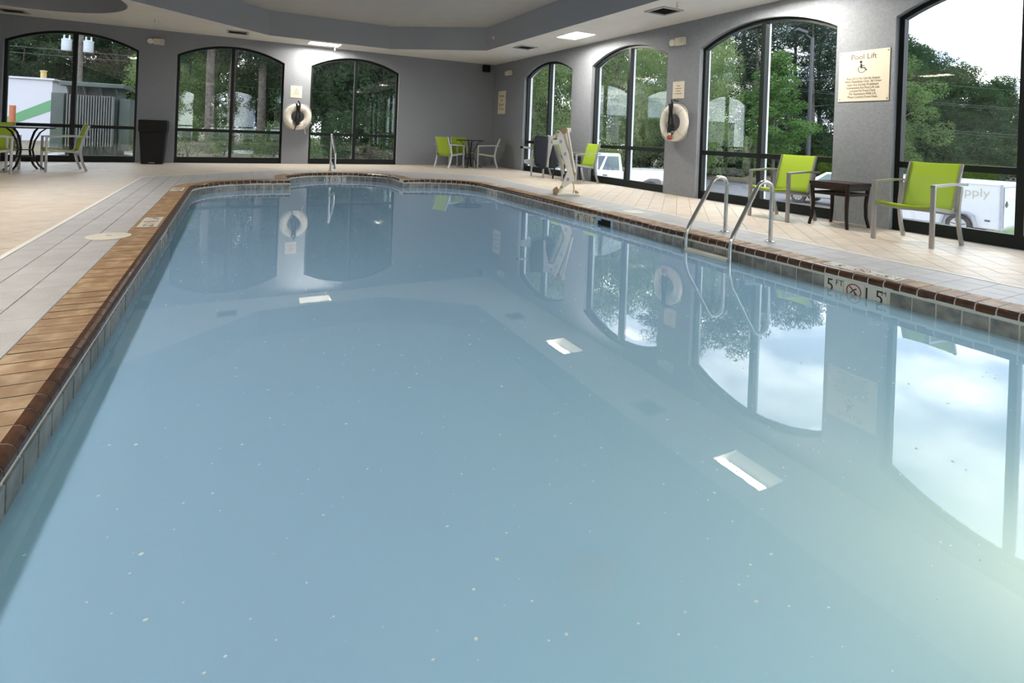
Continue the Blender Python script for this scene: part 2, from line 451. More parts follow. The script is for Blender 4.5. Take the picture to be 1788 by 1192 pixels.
for nm, T, a0, a1, cs in (('wall_right', T_right, WF, WB + 0.35, RIGHT_W), ('wall_back', T_back, WL, WR, BACK_W),
                          ('wall_front', T_front, WL, WR, FRONT_W), ('wall_left', T_left, WF, WB, [])):
    wl = wall_mesh(T, a0, a1, cs, 0.0, 0.17, -0.5, 4.3).build(nm, 'wall_paint'); tag(wl, kind='structure')
    wall_mesh(T, a0 - 0.3 if nm != 'wall_right' else a0, a1, cs, 0.17, 0.29, -1.9, 4.6).build('exterior_face', 'exterior_stucco', wl)

WIN_N = [0]
def window(T, c):
    WIN_N[0] += 1
    root = struct('window_%d' % WIN_N[0])
    hw = WW / 2; fw = 0.06; N = 20; br = 0.15
    S = lambda a, d, z: T(c + a, d, z)
    outer = [(-hw, 0.0), (-hw, SPRING)] + [(-hw + WW * k / N, arch_z(-hw + WW * k / N)) for k in range(1, N)] + [(hw, SPRING), (hw, 0.0)]
    ih = hw - fw
    zi = arch_z(ih, fw)
    inner = [(-ih, br), (-ih, zi)] + [(-ih + 2 * ih * k / N, arch_z(-ih + 2 * ih * k / N, fw)) for k in range(1, N)] + [(ih, zi), (ih, br)]
    d0, d1 = 0.09, 0.19
    rings = [[S(o[0], d0, o[1]), S(o[0], d1, o[1]), S(i[0], d1, i[1]), S(i[0], d0, i[1])] for o, i in zip(outer, inner)]
    MB().loft(rings, 0, False, True).build('frame', 'window_frame', root)
    def bx(a0, a1, z0, z1, e0, e1, nm, m):
        MB().hexa([S(a0, e0, z0), S(a1, e0, z0), S(a1, e1, z0), S(a0, e1, z0), S(a0, e0, z1), S(a1, e0, z1), S(a1, e1, z1), S(a0, e1, z1)]).build(nm, m, root)
    bx(-0.038, 0.038, br, arch_z(0, fw), 0.085, 0.19, 'mullion', 'window_frame')
    bx(-0.03, 0.03, br, arch_z(0, fw), 0.19, 0.245, 'mullion_cap', 'window_cap')
    TZ0, TZ1 = 0.82, 0.90
    for sg in (-1, 1):
        lo, hi = sorted((sg * 0.038, sg * ih))
        bx(lo, hi, TZ0, TZ1, 0.09, 0.19, 'transom', 'window_frame')
        bx(lo, hi, br, TZ0, 0.138, 0.146, 'pane', 'window_glass')
        top = [(lo + (hi - lo) * k / 10, arch_z(lo + (hi - lo) * k / 10, fw)) for k in range(10, -1, -1)]
        MB().prism([(lo, TZ1), (hi, TZ1)] + top, lambda a, b, d: S(a, d, b), 0.138, 0.146).build('pane', 'window_glass', root)
    return root
for c in BACK_W: window(T_back, c)
for c in RIGHT_W: window(T_right, c)
for c in FRONT_W: window(T_front, c)

# ------------------------------------------------------------------ ceiling: soffit with raised tray, round recess and light recesses
OCT = [(6.12, -1.8), (6.12, 13.42), (3.85, 15.05), (0.70, 14.98), (-1.95, 12.45), (-1.95, -1.8), (0.7, -3.4), (3.85, -3.4)]
DOME_C, DOME_R = (-3.95, 13.0), 1.95
LIGHTS = [(6.80, 10.08, 'x'), (6.80, 5.20, 'x'), (6.80, -1.3, 'x'), (2.12, 15.46, 'y'), (-3.3, 8.4, 'l'), (-3.3, 3.55, 'l'), (-3.3, -1.3, 'l')]
def light_rect(x, y, o):
    hx, hy = (0.25, 0.40) if o in 'xl' else (0.40, 0.25)
    return (x - hx, y - hy, x + hx, y + hy)
circ = [(DOME_C[0] + DOME_R * math.cos(2 * PI * k / 48), DOME_C[1] + DOME_R * math.sin(2 * PI * k / 48)) for k in range(48)]
loops = [[(WL, WF), (WR, WF), (WR, WB), (WL, WB)], OCT, circ]
for l_ in LIGHTS:
    x0, y0, x1, y1 = light_rect(*l_); loops.append([(x0, y0), (x1, y0), (x1, y1), (x0, y1)])
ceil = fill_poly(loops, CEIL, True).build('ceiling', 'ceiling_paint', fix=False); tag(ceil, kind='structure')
mb = MB(); n = len(OCT)
mb.add([(x, y, CEIL) for x, y in OCT] + [(x, y, TRAY) for x, y in OCT], [(i, (i + 1) % n, n + (i + 1) % n, n + i) for i in range(n)])
mb.build('tray_side', 'tray_paint', ceil)
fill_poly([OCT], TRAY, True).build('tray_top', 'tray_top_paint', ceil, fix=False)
mb = MB()
mb.add([(x, y, CEIL) for x, y in circ] + [(x, y, CEIL + 0.42) for x, y in circ], [(i, (i + 1) % 48, 48 + (i + 1) % 48, 48 + i) for i in range(48)])
mb.build('round_recess_side', 'tray_paint', ceil, smooth=30)
fill_poly([circ], CEIL + 0.42, True).build('round_recess_top', 'tray_paint', ceil, fix=False)
roof = MB().box((WL - 0.35, WF - 0.35, 4.3), (WR + 0.35, WB + 0.35, 4.6)).build('roof', 'exterior_stucco'); tag(roof, kind='structure')

# ------------------------------------------------------------------ pool outline
PLX, PRX, PEY, PNY = -0.60, 4.66, 11.2, 0.12
def arc(cx, cy, r, a0, a1, n): return [(cx + r * math.cos(math.radians(a0 + (a1 - a0) * k / n)), cy + r * math.sin(math.radians(a0 + (a1 - a0) * k / n))) for k in range(n + 1)]
RC = 1.15
runA = [(PLX, PNY)] + arc(PLX + RC, PEY - RC, RC, 180, 90, 14) + [(1.0, PEY)]
AR = 1.153; ACY = 13.0 - AR
aa = math.degrees(math.asin((12.1 - ACY) / AR))
runB = [(1.0, PEY)] + arc(2.125, ACY, AR, 180 - aa, aa, 26) + [(3.25, PEY)]
runC = [(3.25, PEY)] + arc(PRX - RC, PEY - RC, RC, 90, 0, 14) + [(PRX, PNY)]
runD = [(PRX, PNY), (PLX, PNY)]
POOL = runA + runB[1:] + runC[1:]
def resample(run, step, s0=0.0, s1=0.0):
    """points spaced about step along a polyline with tangents; s0/s1 trimmed from the ends"""
    P_ = [Vector(p) for p in run]; seg = [(P_[i + 1] - P_[i]).length for i in range(len(P_) - 1)]; tot = sum(seg)
    Lh = tot - s0 - s1; nn = max(1, round(Lh / step)); out = []
    for k in range(nn + 1):
        s = s0 + Lh * k / nn; i = 0
        while i < len(seg) - 1 and s > seg[i] + 1e-9: s -= seg[i]; i += 1
        t_ = (P_[i + 1] - P_[i]).normalized(); p = P_[i] + t_ * s
        out.append(p)
    tans = []
    for k in range(nn + 1):
        tans.append((out[min(k + 1, nn)] - out[max(k - 1, 0)]).normalized())
    return out, tans
pool = thing('swimming_pool', 'indoor swimming pool with brown brick coping and blue milky water', 'pool', (0, 0, 0))
# basin shell
DEEP, SHAL = -1.62, -1.0
def depth(y): return DEEP if y < 4 else DEEP + (SHAL - DEEP) * min(1, (y - 4) / 6.0)
mb = MB(); n = len(POOL)
mb.add([(x, y, -0.05) for x, y in POOL] + [(x, y, -1.7) for x, y in POOL], [(i, (i + 1) % n, n + (i + 1) % n, n + i) for i in range(n)])
mb.build('basin_wall', 'pool_plaster', pool)
mb = MB()
for y0, y1 in ((PNY, 4.0), (4.0, 10.0), (10.0, 13.2)):
    mb.add([(PLX - 0.2, y0, depth(y0)), (PRX + 0.2, y0, depth(y0)), (PRX + 0.2, y1, depth(y1)), (PLX - 0.2, y1, depth(y1))], [(0, 1, 2, 3)])
mb.build('basin_floor', 'pool_plaster', pool)
for k in range(3):
    yy = 11.5 + 0.35 * k; zz = -0.80 + 0.24 * k
    pts = [(x, y) for x, y in runB if y >= yy - 0.001]
    MB().prism([(1.0, yy)] + pts[0:] + [(3.25, yy)], lambda a, b, d: (a, b, d), -1.0, zz).build('step', 'pool_plaster', pool)

# coping bricks
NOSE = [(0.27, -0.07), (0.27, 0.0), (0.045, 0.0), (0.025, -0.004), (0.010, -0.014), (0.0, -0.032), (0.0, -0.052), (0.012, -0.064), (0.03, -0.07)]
def coping(run, s0=0.0, s1=0.0):
    pts, tn = resample(run, 0.1185, s0, s1)
    for i in range(len(pts) - 1):
        rings = []
        for p, q, t_, sgn in ((pts[i], pts[i + 1], tn[i], 1), (pts[i + 1], pts[i], tn[i + 1], -1)):
            nr = Vector((-t_.y, t_.x)); g = (q - p).normalized() * 0.0045
            jit = random.uniform(-0.001, 0.001)
            rings.append([(p.x + g.x + nr.x * (a - 0.012), p.y + g.y + nr.y * (a - 0.012), z_ + jit) for a, z_ in NOSE])
        m_ = MB(); k = len(NOSE); vs = rings[0] + rings[1]
        fs = [(j, (j + 1) % k, k + (j + 1) % k, k + j) for j in range(k)] + [tuple(range(k - 1, -1, -1)), tuple(range(k, 2 * k))]
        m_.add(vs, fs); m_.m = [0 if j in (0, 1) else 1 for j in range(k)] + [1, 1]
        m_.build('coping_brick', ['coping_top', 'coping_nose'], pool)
coping(runA); coping(runB, 0.262, 0.262); coping(runC); coping(runD, 0.27, 0.27)
# grout bed under the coping
def strip(run, a0, a1, z0, z1, nm, m, s0=0.0, s1=0.0):
    pts, tn = resample(run, 0.12, s0, s1); rings = []
    for p, t_ in zip(pts, tn):
        nr = Vector((-t_.y, t_.x))
        rings.append([(p.x + nr.x * a0, p.y + nr.y * a0, z0), (p.x + nr.x * a1, p.y + nr.y * a1, z0), (p.x + nr.x * a1, p.y + nr.y * a1, z1), (p.x + nr.x * a0, p.y + nr.y * a0, z1)])
    return MB().loft(rings).build(nm, m, pool)
for run_, e in ((runA, 0), (runB, 0.262), (runC, 0), (runD, 0.27)):
    pts_, tn_ = resample(run_, 0.12, e, e)
    MB().loft([[(p.x - t_.y * (a - 0.009), p.y + t_.x * (a - 0.009), z_ - 0.003) for a, z_ in NOSE] for p, t_ in zip(pts_, tn_)]).build('coping_mortar', 'pool_grout', pool)
    strip(run_, -0.003, 0.02, -0.235, -0.06, 'tile_grout', 'pool_grout')

# waterline tiles, with depth markers in their places
MARK = []   # (x, y) spans kept free on the right wall: filled by marker tiles
def waterline(run, skip=()):
    pts, tn = resample(run, 0.157)
    for i in range(len(pts) - 1):
        p, q = pts[i], pts[i + 1]; mid = (p + q) / 2
        if any((mid.x - sx) ** 2 + (mid.y - sy) ** 2 < sr * sr for sx, sy, sr in skip): continue
        t_ = (q - p).normalized(); nr = Vector((-t_.y, t_.x)); g = t_ * 0.007
        a = p + g; b = q - g
        j = random.uniform(-0.0012, 0.0012)
        vs = []
        for z_ in (-0.228, -0.082):
            vs += [(a.x - nr.x * (0.012 + j), a.y - nr.y * (0.012 + j), z_), (b.x - nr.x * (0.012 + j), b.y - nr.y * (0.012 + j), z_), (b.x, b.y, z_), (a.x, a.y, z_)]
        MB().hexa(vs).build('waterline_tile', 'waterline_tile', pool)
waterline(runA, [(PLX, 6.35, 0.27)]); waterline(runB, [(2.125, 13.0, 0.24)]); waterline(runC, [(PRX, 2.60, 0.275), (PRX, 6.44, 0.275), (PRX, 9.67, 0.25), (PRX, 6.0, 0.20)]); waterline(runD)

def no_diving(parent, o, x, y, r):
    """ring with a slash over a small diver, printed on a marker tile"""
    M = frame(o, x, y)
    def T(a, b, d): return M @ Vector((a, b, d))
    m_ = MB(); N = 24
    rings = [[T(rr * math.cos(2 * PI * k / N), rr * math.sin(2 * PI * k / N), dd) for rr, dd in ((r, 0), (r, 0.001), (r * 0.84, 0.001), (r * 0.84, 0))] for k in range(N)]
    m_.loft(rings, 0, False, True)
    m_.prism([(-0.62 * r, 0.50 * r), (-0.50 * r, 0.62 * r), (0.62 * r, -0.50 * r), (0.50 * r, -0.62 * r)], T, 0, 0.0012)
    m_.build('no_diving_sign', 'marker_red', parent)
    m2 = MB()
    m2.prism([(0.30 * r, 0.45 * r), (0.42 * r, 0.33 * r), (-0.12 * r, -0.02 * r), (-0.42 * r, -0.42 * r), (-0.52 * r, -0.34 * r), (-0.2 * r, 0.10 * r)], T, 0, 0.0008)
    m2.prism([(-0.05 * r, -0.1 * r), (0.08 * r, -0.02 * r), (0.34 * r, -0.50 * r), (0.22 * r, -0.56 * r)], T, 0, 0.0008)
    m2.build('diver', 'marker_black', parent)

def marker(o, x, items, w_=0.165, h_=0.152, y=(0, 0, 1), th=0.013):
    """row of three cream tiles; items: list of lists (text, size, dx, dy) or 'ring'"""
    x = Vector(x).normalized(); y = Vector(y).normalized(); nz = x.cross(y); o = Vector(o)
    for k, it in enumerate(items):
        c = o + x * (k - 1) * (w_ + 0.005)
        vs = [c - x * w_ / 2 - y * h_ / 2 + nz * d for d in ()]
        def P_(a, b, d): return c + x * a + y * b + nz * d
        q = [P_(-w_ / 2, -h_ / 2, 0), P_(w_ / 2, -h_ / 2, 0), P_(w_ / 2, h_ / 2, 0), P_(-w_ / 2, h_ / 2, 0),
             P_(-w_ / 2, -h_ / 2, th), P_(w_ / 2, -h_ / 2, th), P_(w_ / 2, h_ / 2, th), P_(-w_ / 2, h_ / 2, th)]
        t_ = MB().hexa(q).build('depth_marker_tile', 'marker_tile', pool)
        if it == 'ring': no_diving(t_, P_(0, 0, th), x, y, 0.062)
        else:
            for body, sz, dx, dy in it: text('lettering', body, sz, frame(P_(dx, dy, th + 0.0006), x, y), 'marker_black', t_, sx=0.9)
NY = (0, -1, 0)
zc = -0.150
marker((PRX, 2.60, zc), NY, [[('5', 0.15, -0.03, 0), ('FT', 0.07, 0.05, 0.035)], 'ring', [('1.5', 0.15, -0.02, 0), ('M', 0.055, 0.062, 0.04)]])
marker((PRX, 6.44, zc), NY, [[('4', 0.15, -0.03, 0), ('FT', 0.07, 0.05, 0.035)], 'ring', [('1.2', 0.15, -0.02, 0), ('M', 0.055, 0.062, 0.04)]])
marker((PRX, 9.67, zc), NY, [[('3', 0.15, -0.03, 0), ('FT', 0.07, 0.05, 0.035)], 'ring', [('1', 0.15, -0.02, 0), ('M', 0.055, 0.062, 0.04)]], w_=0.15)
marker((PLX, 6.35, zc), (0, 1, 0), [[('4', 0.15, -0.03, 0), ('FT', 0.07, 0.05, 0.035)], 'ring', [('1.2', 0.15, -0.02, 0), ('M', 0.055, 0.062, 0.04)]])
marker((2.125, 12.96, zc), (1, 0, 0), [[('0.9', 0.15, -0.015, 0), ('M', 0.05, 0.066, 0.045)], 'ring', [('3', 0.15, -0.03, 0), ('FT', 0.07, 0.05, 0.035)]])
# markers lying on the coping
Z1 = (0, 0, 0.0)
def deck_marker(o, x, y, a, b, w_=0.2):
    marker(o, x, [[(a[0], 0.13, -0.03, 0), (a[1], 0.06, 0.055, 0.03)], 'ring', [(b[0], 0.13, -0.02, 0), (b[1], 0.05, 0.065, 0.03)]], w_=w_, h_=0.17, y=y, th=0.004)
deck_marker((4.80, 2.62, 0.001), (0, 1, 0), (-1, 0, 0), ('1.5', 'M'), ('5', 'FT'))
deck_marker((4.80, 6.45, 0.001), (0, 1, 0), (-1, 0, 0), ('1.2', 'M'), ('4', 'FT'))
deck_marker((4.80, 9.70, 0.001), (0, 1, 0), (-1, 0, 0), ('1', 'M'), ('3', 'FT'), 0.17)
deck_marker((-0.74, 6.62, 0.001), (0, -1, 0), (1, 0, 0), ('4', 'FT'), ('1.2', 'M'))
deck_marker((-0.76, 9.75, 0.001), (0, -1, 0), (1, 0, 0), ('3', 'FT'), ('1', 'M'), 0.16)

# skimmer mouth in the right pool wall, lids on the deck, main drain
sk = MB()
def TS(a, b, d): return (PRX - 0.016 + d, 6.0 - a, b)
for a0, a1, b0, b1 in ((-0.19, 0.19, -0.088, -0.074), (-0.19, -0.15, -0.24, -0.088), (0.15, 0.19, -0.24, -0.088), (-0.15, -0.08, -0.12, -0.088)):
    sk.prism([(a0, b0), (a1, b0), (a1, b1), (a0, b1)], TS, 0, 0.03)
sk_o = sk.build('skimmer_frame', 'skimmer_blue', pool)
MB().prism([(-0.15, -0.24), (0.15, -0.24), (0.15, -0.088), (-0.15, -0.088)], TS, 0.010, 0.014).build('skimmer_mouth_shade', 'shade_black', pool)  # flat dark plate standing in for the shade inside the mouth
m_ = MB(); m_.lathe([(0.0, 0.0), (0.15, 0.0), (0.15, 0.012), (0.14, 0.016), (0.0, 0.016)], 40, 0, (2.06, 2.62, DEEP))
for k in range(60):
    a_ = 2 * PI * k / 60; c_, s_ = math.cos(a_), math.sin(a_)
    m_.bar((2.06 + 0.08 * c_, 2.62 + 0.08 * s_, DEEP + 0.02), (2.06 + 0.14 * c_, 2.62 + 0.14 * s_, DEEP + 0.02), 0.006, 0.01)
m_.build('main_drain', 'tread', pool)
m_ = MB(); m_.lathe([(0.0, 0.0), (0.17, 0.0), (0.17, 0.03), (0.13, 0.045), (0.0, 0.045)], 28, 0, (2.2, PNY + 0.005, -0.75), Matrix.Rotation(-PI / 2, 3, 'X'))
m_.build('underwater_light', 'pool_lamp', pool)

# water surface and floating flecks
wo = fill_poly([POOL], ZW).build('pool_water', 'pool_water', fix=False)
fill_poly([POOL], ZW - 0.012).build('turbid_water', 'turbid_water', wo, fix=False)
tag(wo, 'still milky light blue water filling the whole pool', 'water', kind='stuff')
m_ = MB()
for k in range(1500):
    if k < 1000: y = 0.5 + 5.0 * random.random() ** 1.3; x = random.uniform(PLX + 0.1, PRX - 0.1)
    else: y = random.uniform(0.4, 10.5); x = random.uniform(PLX + 0.1, PRX - 0.1)
    r_ = random.choice((0.0014, 0.002, 0.0026, 0.0034, 0.0045, 0.0062)) * random.uniform(0.7, 1.15); a0 = random.random() * 6; el = random.uniform(0.55, 1)
    m_.add([(x + r_ * math.cos(a0 + j * PI / 3), y + r_ * el * math.sin(a0 + j * PI / 3), ZW + 0.0012) for j in range(6)], [(0, 1, 2, 3, 4, 5)])
tag(m_.build('floating_flecks', 'fleck', fix=False), 'tiny white flecks floating on the pool water', 'flecks', kind='stuff')

# ------------------------------------------------------------------ deck: grout base, ribbed band tiles, diagonal tiles, white strip
CO = 0.262
poolo = []                                                    # outline just inside the coping
floor = fill_poly([[(WL, WF), (WR, WF), (WR, WB), (WL, WB)], [(x, y) for x, y in
        ([(PLX - 0.1, PNY - 0.1)] + arc(PLX + RC, PEY - RC, RC + 0.1, 180, 90, 14) + [(0.9, PEY + 0.1)] + arc(2.125, ACY, AR + 0.1, 180 - aa, aa, 20) + [(3.35, PEY + 0.1)] + arc(PRX - RC, PEY - RC, RC + 0.1, 90, 0, 14) + [(PRX + 0.1, PNY - 0.1)])]],
        -0.010).build('floor', 'grout', fix=False)
tag(floor, kind='structure')
LINE = [(-1.48, WF), (-1.48, 12.0), (0.75, 13.62), (3.55, 13.62), (5.52, 12.1), (5.52, WF)]   # clockwise, open at the near side
LINE_POLY = LINE
def inside_pts(pt, poly):
    x, y = pt; c = False; j = len(poly) - 1
    for i in range(len(poly)):
        xi, yi = poly[i]; xj, yj = poly[j]
        if (yi > y) != (yj > y) and x < (xj - xi) * (y - yi) / (yj - yi) + xi: c = not c
        j = i
    return c
def clip(poly, p, q, keep_right):
    """clip against line p->q; keep the right-hand side (clockwise interior) or the left"""
    out = []; sgn = -1 if keep_right else 1
    def sd(v): return sgn * ((q[0] - p[0]) * (v[1] - p[1]) - (q[1] - p[1]) * (v[0] - p[0]))
    for i in range(len(poly)):
        a, b = poly[i], poly[(i + 1) % len(poly)]; da, db = sd(a), sd(b)
        if da >= 0: out.append(a)
        if da * db < 0:
            t_ = da / (da - db); out.append((a[0] + (b[0] - a[0]) * t_, a[1] + (b[1] - a[1]) * t_))
    return out
def area(poly): return abs(sum(poly[i][0] * poly[(i + 1) % len(poly)][1] - poly[(i + 1) % len(poly)][0] * poly[i][1] for i in range(len(poly)))) / 2
def off(lst, d):   # shift the LINE polygon outward by d
    return [(-1.48 - d, WF), (-1.48 - d, 12.0 + d * 0.5), (0.75 - d * 0.3, 13.62 + d), (3.55 + d * 0.3, 13.62 + d), (5.52 + d, 12.1 + d * 0.5), (5.52 + d, WF)]
LIN_I, LIN_O = LINE, off(LINE, 0.04)
E_I = list(zip(LIN_I[:-1], LIN_I[1:])); E_O = list(zip(LIN_O[:-1], LIN_O[1:]))
GAP = 0.0022
tiles_diag, tiles_band = [], []
S_ = 0.21
for i in range(-90, 90):
    for j in range(-90, 90):
        cx, cy = 2.0 + (i - j) * S_ * 0.7071, 6.0 + (i + j) * S_ * 0.7071
        if not (WL - 0.3 < cx < WR + 0.3 and -0.8 < cy < WB + 0.3): continue
        h = S_ / 2 - GAP
        sq = [(cx - 1.41421 * h, cy), (cx, cy - 1.41421 * h), (cx + 1.41421 * h, cy), (cx, cy + 1.41421 * h)]
        full = all(WL < x < WR and y < WB for x, y in sq)
        if not full:
            for p, q in (((WR, 0), (WR, 1)), ((WL, 1), (WL, 0)), ((1, WB), (0, WB))): 
                if sq: sq = clip(sq, p, q, False)
            if len(sq) < 3 or area(sq) < 1e-4: continue
        # outside of the white strip polygon
        ins = [all(((q[0] - p[0]) * (v[1] - p[1]) - (q[1] - p[1]) * (v[0] - p[0])) <= 0 for p, q in E_O) for v in sq]
        if all(ins): continue
        if any(ins) or any(min(math.hypot(v[0] - a[0], v[1] - a[1]) for a in LIN_O) < 0.3 for v in sq):
            rest = sq
            for p, q in E_O:
                pc = clip(rest, p, q, False)
                if len(pc) >= 3 and area(pc) > 2e-4: tiles_diag.append((pc, False))
                rest = clip(rest, p, q, True)
                if len(rest) < 3: break
        else: tiles_diag.append((sq, full))
INNER = POOL
CENTRE_GROWN = None
for i in range(-40, 60):
    for j in range(-10, 90):
        B_ = 0.2055
        cx, cy = -0.862 - B_ / 2 + i * B_, 0.0 + j * B_
        if not (-1.6 < cx < 5.7 and -0.8 < cy < 13.8): continue
        if cx > 4.8: cx = cx - 4.93 + 4.93
        h = B_ / 2 - GAP
        sq = [(cx - h, cy - h), (cx + h, cy - h), (cx + h, cy + h), (cx - h, cy + h)]
        if any(inside_pts(p, POOL) for p in sq) : continue
        if PLX - 0.16 < cx < PRX + 0.16 and cy < PEY - RC: continue
        for p, q in E_I:
            if len(sq) >= 3: sq = clip(sq, p, q, True)
        if len(sq) >= 3 and area(sq) > 2e-4: tiles_band.append((sq, False))
def cam_uv(x, y, z=0.0):
    v = Vector((x, y, z - EYE)); d = v.dot(F)
    return (v.dot(R) / d * 927 + 894, -(v.z) / d * 927 + 235.5, d) if d > 0.2 else (9e9, 9e9, 9e9)
def lay(tiles, nm, m, top):
    def key(t_):
        cx = sum(p[0] for p in t_[0]) / len(t_[0]); cy = sum(p[1] for p in t_[0]) / len(t_[0]); u, v, d = cam_uv(cx, cy)
        return -area(t_[0]) / d ** 3 if (-80 < u < 1870 and v < 1300) else 1.0
    tiles = sorted(tiles, key=key); rest = MB(); shared = None
    def geo(mb_, poly, z):
        nn = len(poly); cx = sum(p[0] for p in poly) / nn; cy = sum(p[1] for p in poly) / nn
        ins = [(cx + (x - cx) * 0.985, cy + (y - cy) * 0.985) for x, y in poly]
        vs = [(x, y, -0.012) for x, y in poly] + [(x, y, z - 0.0015) for x, y in poly] + [(x, y, z) for x, y in ins]
        fs = [tuple(range(2 * nn, 3 * nn))]
        for a in range(nn):
            b = (a + 1) % nn; fs += [(a, b, nn + b, nn + a), (nn + a, nn + b, 2 * nn + b, 2 * nn + a)]
        mb_.add(vs, fs)
    for k, (poly, full) in enumerate(tiles):
        z = top + random.uniform(-0.0006, 0.0006)
        if k < 300:
            m_ = MB(); geo(m_, poly, z); m_.build(nm, m, floor)
        else: geo(rest, poly, z)
    if rest.v: tag(rest.build(nm + '_field', m, floor), kind='stuff')
lay(tiles_diag, 'deck_tile', 'deck_tile', 0.0)
lay(tiles_band, 'band_tile', 'band_tile', -0.001)
m_ = MB()
for k in range(len(LIN_I) - 1):
    a, b, c_, d_ = LIN_I[k], LIN_I[k + 1], LIN_O[k + 1], LIN_O[k]
    m_.hexa([(a[0], a[1], -0.012), (b[0], b[1], -0.012), (c_[0], c_[1], -0.012), (d_[0], d_[1], -0.012), (a[0], a[1], 0.002), (b[0], b[1], 0.002), (c_[0], c_[1], 0.002), (d_[0], d_[1], 0.002)])
m_.build('drain_strip', 'white_strip', floor)

# skimmer lids
m_ = MB(); m_.lathe([(0, 0), (0.17, 0), (0.17, 0.004), (0.155, 0.008), (0, 0.008)], 36)
o = m_.build('skimmer_lid', 'off_white', None, smooth=30); o.location = (-0.97, 5.88, 0.0018)
tag(o, 'round cream skimmer lid on the deck left of the pool', 'lid', 'skimmer lids')
k_ = MB().box((-0.02, -0.01, 0.008), (0.02, 0.01, 0.010)).build('finger_slot', 'vent_grey', o)
m_ = MB(); m_.lathe([(0, 0), (0.15, 0), (0.15, 0.004), (0.135, 0.008), (0, 0.008)], 36)
o = m_.build('skimmer_lid', 'off_white', None, smooth=30); o.location = (5.17, 6.0, 0.0)
tag(o, 'round cream skimmer lid on the right deck behind the skimmer opening', 'lid', 'skimmer lids')

# ------------------------------------------------------------------ ceiling lights (wall washers set into the soffit)
def ceiling_light(x, y, o, label):
    t = thing('ceiling_light', label, 'ceiling light', (x, y, CEIL), {'x': 0, 'l': PI, 'y': PI / 2}[o], 'recessed ceiling lights')
    hx, hy = 0.25, 0.40       # local: lens towards -x (pool side), reflector towards +x (wall side)
    h = 0.13
    m_ = MB()
    for a in (((-hx, -hy, 0), (-hx, hy, 0), (-hx, hy, h), (-hx, -hy, h)), ((hx, -hy, 0), (hx, hy, 0), (hx, hy, h), (hx, -hy, h)),
              ((-hx, -hy, 0), (hx, -hy, 0), (hx, -hy, h), (-hx, -hy, h)), ((-hx, hy, 0), (hx, hy, 0), (hx, hy, h), (-hx, hy, h)),
              ((-hx, -hy, h), (hx, -hy, h), (hx, hy, h), (-hx, hy, h))):
        m_.add(a, [(0, 1, 2, 3)])
    m_.build('housing', 'reflector', t)
    m_ = MB()
    for a, b in (((-hx - 0.02, -hy - 0.02), (-hx, hy + 0.02)), ((hx, -hy - 0.02), (hx + 0.02, hy + 0.02)), ((-hx, -hy - 0.02), (hx, -hy)), ((-hx, hy), (hx, hy + 0.02))):
        m_.box((a[0], a[1], -0.006), (b[0], b[1], 0.0))
    m_.build('trim', 'off_white', t)
    m_ = MB(); prof = [(-hx + 0.004, h - 0.01), (-hx + 0.004, 0.055), (-0.13, 0.040), (-0.02, 0.055), (0.0, h - 0.01)]
    if o == 'y': prof = [(a, max(b, 0.078)) for a, b in prof]
    if o == 'l': prof = [(-0.145, h - 0.01), (-0.145, 0.055), (0.0, 0.045), (0.145, 0.055), (0.145, h - 0.01)]
    m_.prism(prof, lambda a, b, d: (a, d, b), -hy + 0.02, hy - 0.02)
    m_.build('lens', 'lens_glow', t)
    if o != 'l':
     m_ = MB(); m_.add([(0.01, -hy, h - 0.005), (0.14, -hy, h - 0.02), (hx - 0.003, -hy, 0.002), (0.01, hy, h - 0.005), (0.14, hy, h - 0.02), (hx - 0.003, hy, 0.002)], [(0, 1, 4, 3), (1, 2, 5, 4)])
     m_.build('reflector', 'reflector', t)
    return t
LL = ['bright recessed ceiling light above the pool lift', 'recessed ceiling light above the pool ladder, seen mirrored in the water',
      'recessed ceiling light over the near right deck', 'recessed ceiling light over the pillar with the left life ring',
      'recessed ceiling light over the left deck, farthest from camera', 'recessed ceiling light over the left deck, middle one', 'recessed ceiling light over the left deck, behind the camera']
for l_, lb in zip(LIGHTS, LL): ceiling_light(*l_, lb)

# vents and sprinklers
def vent(x, y, label, rz=0.0):
    t = thing('ceiling_vent', label, 'vent', (x, y, CEIL), rz, 'square ceiling air vents')
    h = 0.24; m_ = MB()
    for a, b in (((-h, -h), (h, -h + 0.045)), ((-h, h - 0.045), (h, h)), ((-h, -h + 0.045), (-h + 0.045, h - 0.045)), ((h - 0.045, -h + 0.045), (h, h - 0.045))):
        m_.box((a[0], a[1], -0.022), (b[0], b[1], 0.0))
    m_.build('frame', 'vent_grey', t)
    MB().box((-h + 0.04, -h + 0.04, -0.003), (h - 0.04, h - 0.04, -0.001)).build('slat_gap_shade', 'shade_black', t)  # black sheet painted as the shade between the slats
    for k in range(5):
        yy = -0.15 + 0.075 * k
        MB().add([(-h + 0.045, yy - 0.02, -0.02), (h - 0.045, yy - 0.02, -0.02), (h - 0.045, yy + 0.02, -0.006), (-h + 0.045, yy + 0.02, -0.006)], [(0, 1, 2, 3)]).build('slat', 'vent_grey', t)
vent(6.68, 7.15, 'square ceiling air vent above the right life ring'); vent(6.66, 12.2, 'square ceiling air vent over the far right deck', 0)
vent(-0.02, 15.0, 'square ceiling air vent above the left life-ring windows'); vent(-4.4, 15.45, 'square ceiling air vent above the transformer window')
def sprinkler(x, y, label):
    m_ = MB(); m_.lathe([(0.032, 0.0), (0.032, -0.006), (0.012, -0.012), (0.011, -0.05), (0.016, -0.055), (0.016, -0.07), (0.006, -0.08), (0.026, -0.092), (0.026, -0.096), (0.0, -0.097)], 14)
    o = m_.build('sprinkler_head', 'off_white', None, smooth=40); o.location = (x, y, CEIL); tag(o, label, 'sprinkler', 'ceiling sprinkler heads')
